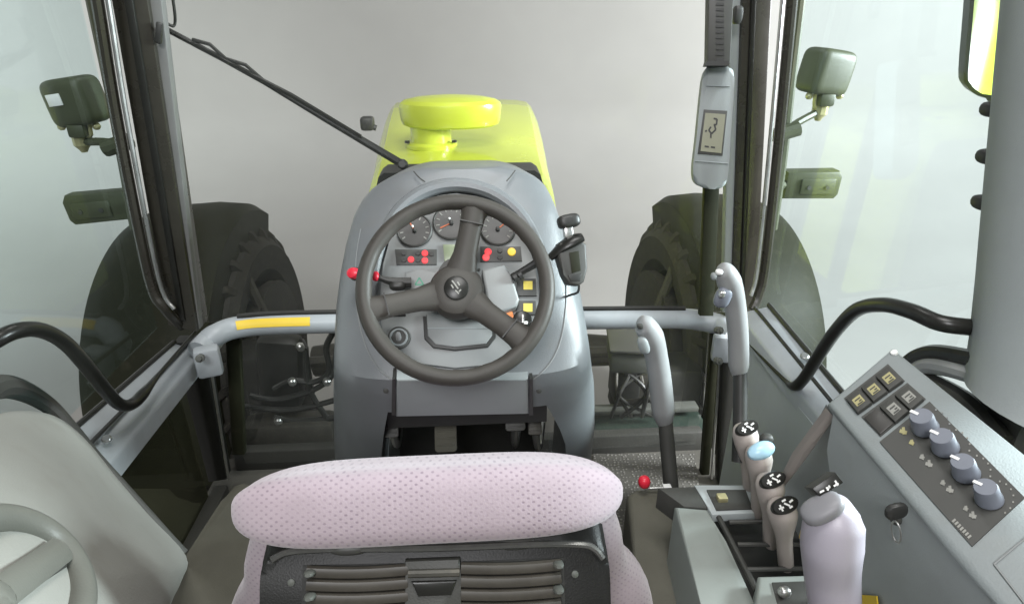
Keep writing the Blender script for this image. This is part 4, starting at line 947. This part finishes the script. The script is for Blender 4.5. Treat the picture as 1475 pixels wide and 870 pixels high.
for Q, bank, rng in ((Q1, s1, (0, 1, 2)), (Q2, s2, (0, 1, 2))):
    for k in rng:
        u0, u1 = k / 3 + 0.02, (k + 1) / 3 - 0.02
        blank = bank is s2 and k == 2
        r_o = cpp(quadpts(Q, u0, u1, 0.07, 0.93), 'gauge' if blank else 'dark', 'blank_cover' if blank else 'rocker_switch', bank, 0.0045 if blank else 0.0075, 0.006, 0.0012)
        if not blank:
            lo_ = cpp(quadpts(Q, u0 + 0.06, u1 - 0.06, 0.30, 0.70), 'pyel' if bank is s1 else 'cover', 'switch_symbol', bank, 0.0080, 0.001)
            b = MB()
            for v_ in (0.40, 0.52, 0.62): b.prism(CP.many(quadpts(Q, u0 + 0.09, u1 - 0.09 - 0.06 * (v_ == 0.52), v_, v_ + 0.05), 0.0086), CP.n * -0.0008)
            b.build('symbol_lines', 'panel', bank)
s3 = cpp([(1339, 578), (1476, 716), (1400, 786), (1267, 636)], 'panel', 'knob_plate', sco, 0.002)
# darker rounded field round the last knob
for i, (px, py) in enumerate([(1333, 616), (1362, 645), (1392, 682), (1425, 719)]):
    c = CP.h(px, py, 0.004); c0 = CP.h(px - 2, py + 2, 0.003); rw = 16.6 * (c - CAMP).dot(FW) / FPX
    ax = CP.n
    kb = MB().lathe(c, ax, [(rw * 1.06, 0.0), (rw * 1.06, 0.003), (rw * 0.97, 0.005), (rw * 0.93, 0.021), (rw * 0.84, 0.0252), (0.0005, 0.0255)], 28).build('rotary_knob', 'knob', sco)
    pd = (CP.h(px - 30, py - 14, 0.03) - CP.h(px, py, 0.03)).normalized(); sdv = ax.cross(pd)
    tpk = c + ax * 0.0265
    MB().prism([tpk + pd * (rw * a_) + sdv * (rw * b_) for a_, b_ in ((0.25, -0.13), (0.95, -0.13), (0.95, 0.13), (0.25, 0.13))], ax * -0.003).build('pointer', 'white', kb)
    b = MB()
    for k in range(7):
        a = R(-75 + 22 * k); p = (px + 8 + 27 * math.cos(a), py - 2 + 25 * math.sin(a)); b.prism(CP.many([(p[0] - 1.2, p[1] - 1.2), (p[0] + 1.2, p[1] - 1.2), (p[0] + 1.2, p[1] + 1.2), (p[0] - 1.2, p[1] + 1.2)], 0.003), CP.n * -0.0012)
    b.build('scale_dots', 'cover' if i else 'dash', sco)
    b = MB()
    for (ox, oy, w_) in ((-24, 22, 5), (-34, 12, 3)) if i != 0 else ((-32, 4, 5), (-20, 20, 3)):
        b.prism(stroke_poly(CP, (px + ox - w_, py + oy), (px + ox + w_, py + oy + 3), 5, 0.003), CP.n * -0.0012); b.prism(stroke_poly(CP, (px + ox, py + oy - w_), (px + ox + 1, py + oy + w_), 4, 0.0034), CP.n * -0.0012)
    b.build('knob_symbol', 'pyel' if i == 0 else 'cover', sco)
b = MB()
for k in range(7):
    t = k / 7; b.prism(stroke_poly(CP, (1373 + 26 * t, 748 + 27 * t), (1375 + 26 * t, 750.4 + 27 * t), 6, 0.003), CP.n * -0.0012)
b.build('panel_lettering', 'cover', sco)
for q_ in ([(1432, 812), (1480, 772)], [(1432, 812), (1500, 900)]):
    MB().tube(CP.many(q_, 0.001), 0.0012, 6).build('panel_seam', 'dash', sco)
MB().lathe(CP.h(1288, 508, 0.001), CP.n, [(0.005, -0.003), (0.005, 0.002), (0.002, 0.003)], 10).build('screw', 'white', sco)
# key in the flank
ky = thing('key', 'black ignition key with wire ring in the panel flank', 'key', AX(1292, 740, 0.50))
FKP = plane3(fl[1], fl[2], lo[1]); FKP = Pl(FKP.p + FKP.n * 0.004, FKP.n)
MB().lathe(FKP.h(1292, 742), FKP.n, [(0.012, -0.02), (0.012, 0.006), (0.009, 0.008)], 14).build('lock', 'dark', ky)
MB().superell(FKP.h(1291, 736, 0.022), (0.006, 0.012, 0.014), FKP.frame(), 2.8, 12, 8).build('bow', 'black', ky)
b = MB(); cr = FKP.h(1291, 766, 0.012); b.tube([cr + FKP.frame() @ V((0.010 * math.cos(2 * math.pi * k / 20), 0.017 * math.sin(2 * math.pi * k / 20), 0)) for k in range(20)], 0.0012, 6, loop=True); b.build('ring', 'steel', ky)

# ================================================================ LEVERS
def sweep(pts, rad, m, name, parent, n=16, flat=1.0, up=None):
    sp = spline(pts, 6); k = len(rad) - 1
    rr = []
    for i in range(len(sp)):
        t = i / (len(sp) - 1) * k; j = min(int(t), k - 1); rr.append(rad[j] + (rad[j + 1] - rad[j]) * (t - j))
    return MB().tube(sp, rr, n, flat, up).build(name, m, parent, 60)
# front hand lever
fl_ = thing('hand_lever', 'grey gripped hand lever right of the steering console', 'lever', AZ(962, 720, 0.1))
YL = 1.42
sweep([A(968, 715, YL - 0.08), A(962, 650, YL - 0.03), A(958, 600, YL)], [0.021, 0.021, 0.020], 'dark', 'shaft', fl_)
g_ = sweep([A(957, 608, YL), A(955, 590, YL), A(951, 550, YL), A(945, 512, YL), A(938, 485, YL - 0.005), A(928, 468, YL - 0.01), A(920, 464, YL - 0.012)], [0.022, 0.032, 0.031, 0.0305, 0.033, 0.028, 0.012], 'ggrip', 'grip', fl_, 18)
MB().superell(A(927, 497, YL - 0.03), (0.014, 0.012, 0.026), Matrix.Rotation(R(-20), 3, 'Y'), 2.8, 14, 10).build('thumb_button', 'duct', g_)
MB().box(A(922, 470, YL - 0.03), (0.014, 0.012, 0.012), None, 0.003).build('trigger', 'dark', g_)
# tall hand lever
tl = thing('hand_lever', 'tall grey gripped hand lever in front of right windscreen pillar', 'lever', A(1066, 660, 1.05))
YL = 1.20
sweep([A(1064, 665, YL - 0.10), A(1066, 600, YL - 0.05), A(1066, 530, YL)], [0.016, 0.016, 0.016], 'black', 'shaft', tl)
g_ = sweep([A(1064, 541, YL), A(1064, 525, YL), A(1063, 480, YL), A(1058, 435, YL), A(1050, 405, YL - 0.005), A(1042, 390, YL - 0.008), A(1036, 385, YL - 0.008)], [0.014, 0.0225, 0.0225, 0.023, 0.026, 0.021, 0.008], 'ggrip', 'grip', tl, 18)
MB().superell(A(1041, 428, YL - 0.02), (0.017, 0.013, 0.024), Matrix.Rotation(R(15), 3, 'Y'), 2.8, 14, 10).build('thumb_pad', 'knob', g_)
MB().superell(A(1040, 424, YL - 0.036), (0.007, 0.005, 0.008), None, 2.4, 10, 8).build('button', 'steel', g_)
MB().superell(A(1036, 392, YL - 0.02), (0.008, 0.008, 0.006), None, 2.4, 10, 8).build('button', 'white', g_)
MB().superell(A(1028, 398, YL - 0.02), (0.006, 0.008, 0.008), None, 2.4, 10, 8).build('button', 'duct', g_)
# white-tipped slim strut right of the pillar foot
# lower console for the hydraulic levers
lc = thing('lever_console', 'pale grey green lever console beside right floor box', 'console', (0.58, 0.75, 0))
ZC = 0.50
MB().prism([AZ(x, y, ZC) for x, y in [(972, 729), (1020, 733), (1046, 780), (1078, 850), (1110, 920), (1130, 1000), (1060, 1000), (1010, 870)]], (0, 0, -0.48), 0.006, 3).build('side_cheek', 'lightc', lc)
MB().prism([AZ(x, y, ZC - 0.07) for x, y in [(1012, 735), (1090, 690), (1190, 700), (1210, 870), (1200, 1000), (1110, 1000)]], (0, 0, -0.40)).build('gate_floor', 'black', lc)
tr = MB().prism([AZ(x, y, ZC + 0.004) for x, y in [(1000, 698), (1082, 698), (1094, 738), (1026, 741)]], (0, 0, -0.02), 0.003).build('front_tray', 'sidec', lc)
MB().prism([AZ(x, y, ZC + 0.008) for x, y in [(1018, 705), (1074, 705), (1084, 732), (1032, 734)]], (0, 0, -0.003)).build('tray_pocket', 'dark', tr)
MB().box(AZ(1040, 717, ZC + 0.012), (0.022, 0.02, 0.014), None, 0.003).build('tray_switch', 'brass', tr)
MB().prism([AZ(x, y, ZC + 0.002) for x, y in [(948, 702), (1004, 700), (1022, 732), (985, 729)]], (0, 0, -0.06), 0.003).build('front_bracket', 'dark', lc)
for (x0, y0, x1, y1) in ((1050, 752, 1150, 750), (1062, 784, 1160, 784), (1076, 820, 1185, 818)):
    MB().tube([AZ(x0, y0, ZC - 0.002), AZ(x1, y1, ZC - 0.002)], 0.005, 8).build('gate_bar', 'panel', lc)
MB().tube([AZ(1034, 742, ZC - 0.004), AZ(1090, 850, ZC - 0.004)], 0.006, 8).build('gate_bar', 'dark', lc)
rear = MB().prism([AZ(x, y, ZC + 0.03) for x, y in [(1092, 828), (1172, 826), (1200, 1000), (1076, 1000)]], (0, 0, -0.25), 0.008, 3).build('rear_block', 'lightc', lc)
MB().prism([AZ(x, y, ZC + 0.033) for x, y in [(1112, 838), (1164, 836), (1180, 900), (1128, 900)]], (0, 0, -0.006), 0.001).build('rear_plate', 'dark', rear)
MB().superell(AZ(1130, 852, ZC + 0.045), (0.012, 0.010, 0.010), None, 2.3, 12, 8).build('lock_knob', 'steel', rear)
MB().prism(FKP.many([(1236, 856), (1262, 858), (1268, 905), (1236, 905)], 0.003), FKP.n * -0.002).build('yellow_tag', 'yellow', sco)

def small_lever(px, py, bx, by, cap, label):
    base = AZ(bx, by, ZC - 0.005); d = ray(px, py)
    top = A(px, py, base.y + 0.004)
    t = thing('gate_lever', label, 'lever', base, 'beige hydraulic levers in the black gate')
    ax = (top - base).normalized(); H = (top - base).length
    prof = [(0.013, -0.01), (0.0165, 0.0), (0.0165, 0.3 * H), (0.0172, 0.46 * H), (0.0205, 0.60 * H), (0.0270, 0.76 * H), (0.0305, 0.90 * H), (0.0270, 0.99 * H), (0.018, 1.03 * H), (0.001, 1.045 * H)]
    o = MB().lathe(base, ax, prof, 22, 1.05, 0.9).build('grip', 'grip', t, 70)
    n = (V((-0.10, -0.62, 0.72))).normalized(); cp = Pl(top + n * 0.0235 + V((0, 0, -0.002)), n); F_ = cp.frame()
    F_ = F_ @ Matrix.Rotation(R(24), 3, 'Z')
    if cap == 'black':
        c_o = MB().lathe(cp.p, n, [(0.0265, -0.012), (0.0265, -0.002), (0.024, 0.001), (0.0005, 0.002)], 24, 1.0, 0.58, up=F_.col[1]).build('cap', 'gloss', t)
        b = MB()
        for x0, y0, x1, y1 in ((-0.016, -0.002, -0.006, -0.002), (-0.011, -0.008, -0.011, 0.004), (-0.002, 0.004, 0.006, -0.004), (0.008, 0.002, 0.016, 0.004), (0.003, -0.007, 0.010, -0.006), (-0.004, 0.008, 0.004, 0.009)):
            dd = V((x1 - x0, y1 - y0, 0)); nn = V((-dd.y, dd.x, 0)).normalized() * 0.0017
            b.prism([cp.p + F_ @ (V((x0, y0, 0.0028)) + nn), cp.p + F_ @ (V((x1, y1, 0.0028)) + nn), cp.p + F_ @ (V((x1, y1, 0.0028)) - nn), cp.p + F_ @ (V((x0, y0, 0.0028)) - nn)], n * -0.0008)
        b.build('cap_symbol', 'white', c_o)
    else:
        MB().lathe(cp.p, n, [(0.029, -0.012), (0.029, -0.002), (0.024, 0.004), (0.012, 0.008), (0.0005, 0.009)], 24, 1.0, 0.62, up=F_.col[1]).build('cap', 'pblue', t)
        MB().superell(cp.p + V((0.022, 0.03, 0.004)), (0.014, 0.012, 0.012), None, 2.5, 12, 8).build('side_button', 'dark', t)
small_lever(1073, 618, 1080, 706, 'black', 'beige lever farthest forward, black symbol cap, before the blue topped one')
small_lever(1093, 650, 1092, 738, 'blue', 'beige lever with a pale blue cap')
small_lever(1109, 692, 1110, 780, 'black', 'beige lever with black symbol cap just behind the blue topped one')
small_lever(1126, 728, 1132, 812, 'black', 'beige lever nearest the camera, black symbol cap, beside the joystick')
jy = thing('joystick', 'large lavender grey joystick grip in front of the control panel', 'joystick', A(1200, 920, 0.60))
YJ = 0.50
g_ = sweep([A(1202, 960, YJ - 0.03), A(1202, 880, YJ - 0.01), A(1198, 825, YJ), A(1198, 785, YJ), A(1202, 750, YJ + 0.005), A(1208, 728, YJ + 0.012), A(1214, 716, YJ + 0.014)], [0.026, 0.0285, 0.0305, 0.033, 0.031, 0.022, 0.006], 'lav', 'grip', jy, 22)
MB().superell(A(1184, 732, YJ + 0.002), (0.024, 0.016, 0.010), Matrix.Rotation(R(-36), 3, 'Y'), 2.6, 22, 12).build('head', 'head', jy)
JP = Pl(A(1190, 704, YJ + 0.012), V((-0.2, -0.75, 0.6)))
pd_ = MB().prism(JP.many([(1170, 703), (1204, 680), (1216, 695), (1182, 716)], 0.0), JP.n * -0.03, 0.002).build('button_pad', 'gloss', jy)
b = MB()
for sg in (((1181, 709), (1187, 706)), ((1190, 703), (1196, 701)), ((1192, 706), (1195, 699)), ((1203, 692), (1207, 699)), ((1201, 700), (1208, 696))): b.prism(stroke_poly(JP, *sg, 2.6, 0.0012), JP.n * -0.001)
b.build('pad_symbol', 'white', pd_)
MB().prism(JP.many([(1218, 730), (1242, 752), (1236, 766), (1214, 745)], -0.03), JP.n * -0.02, 0.002).build('side_pad', 'gloss', jy)
MB().box(A(1161, 769, YJ + 0.02), (0.012, 0.008, 0.018), None, 0.002).build('yellow_button', 'yellow', jy)
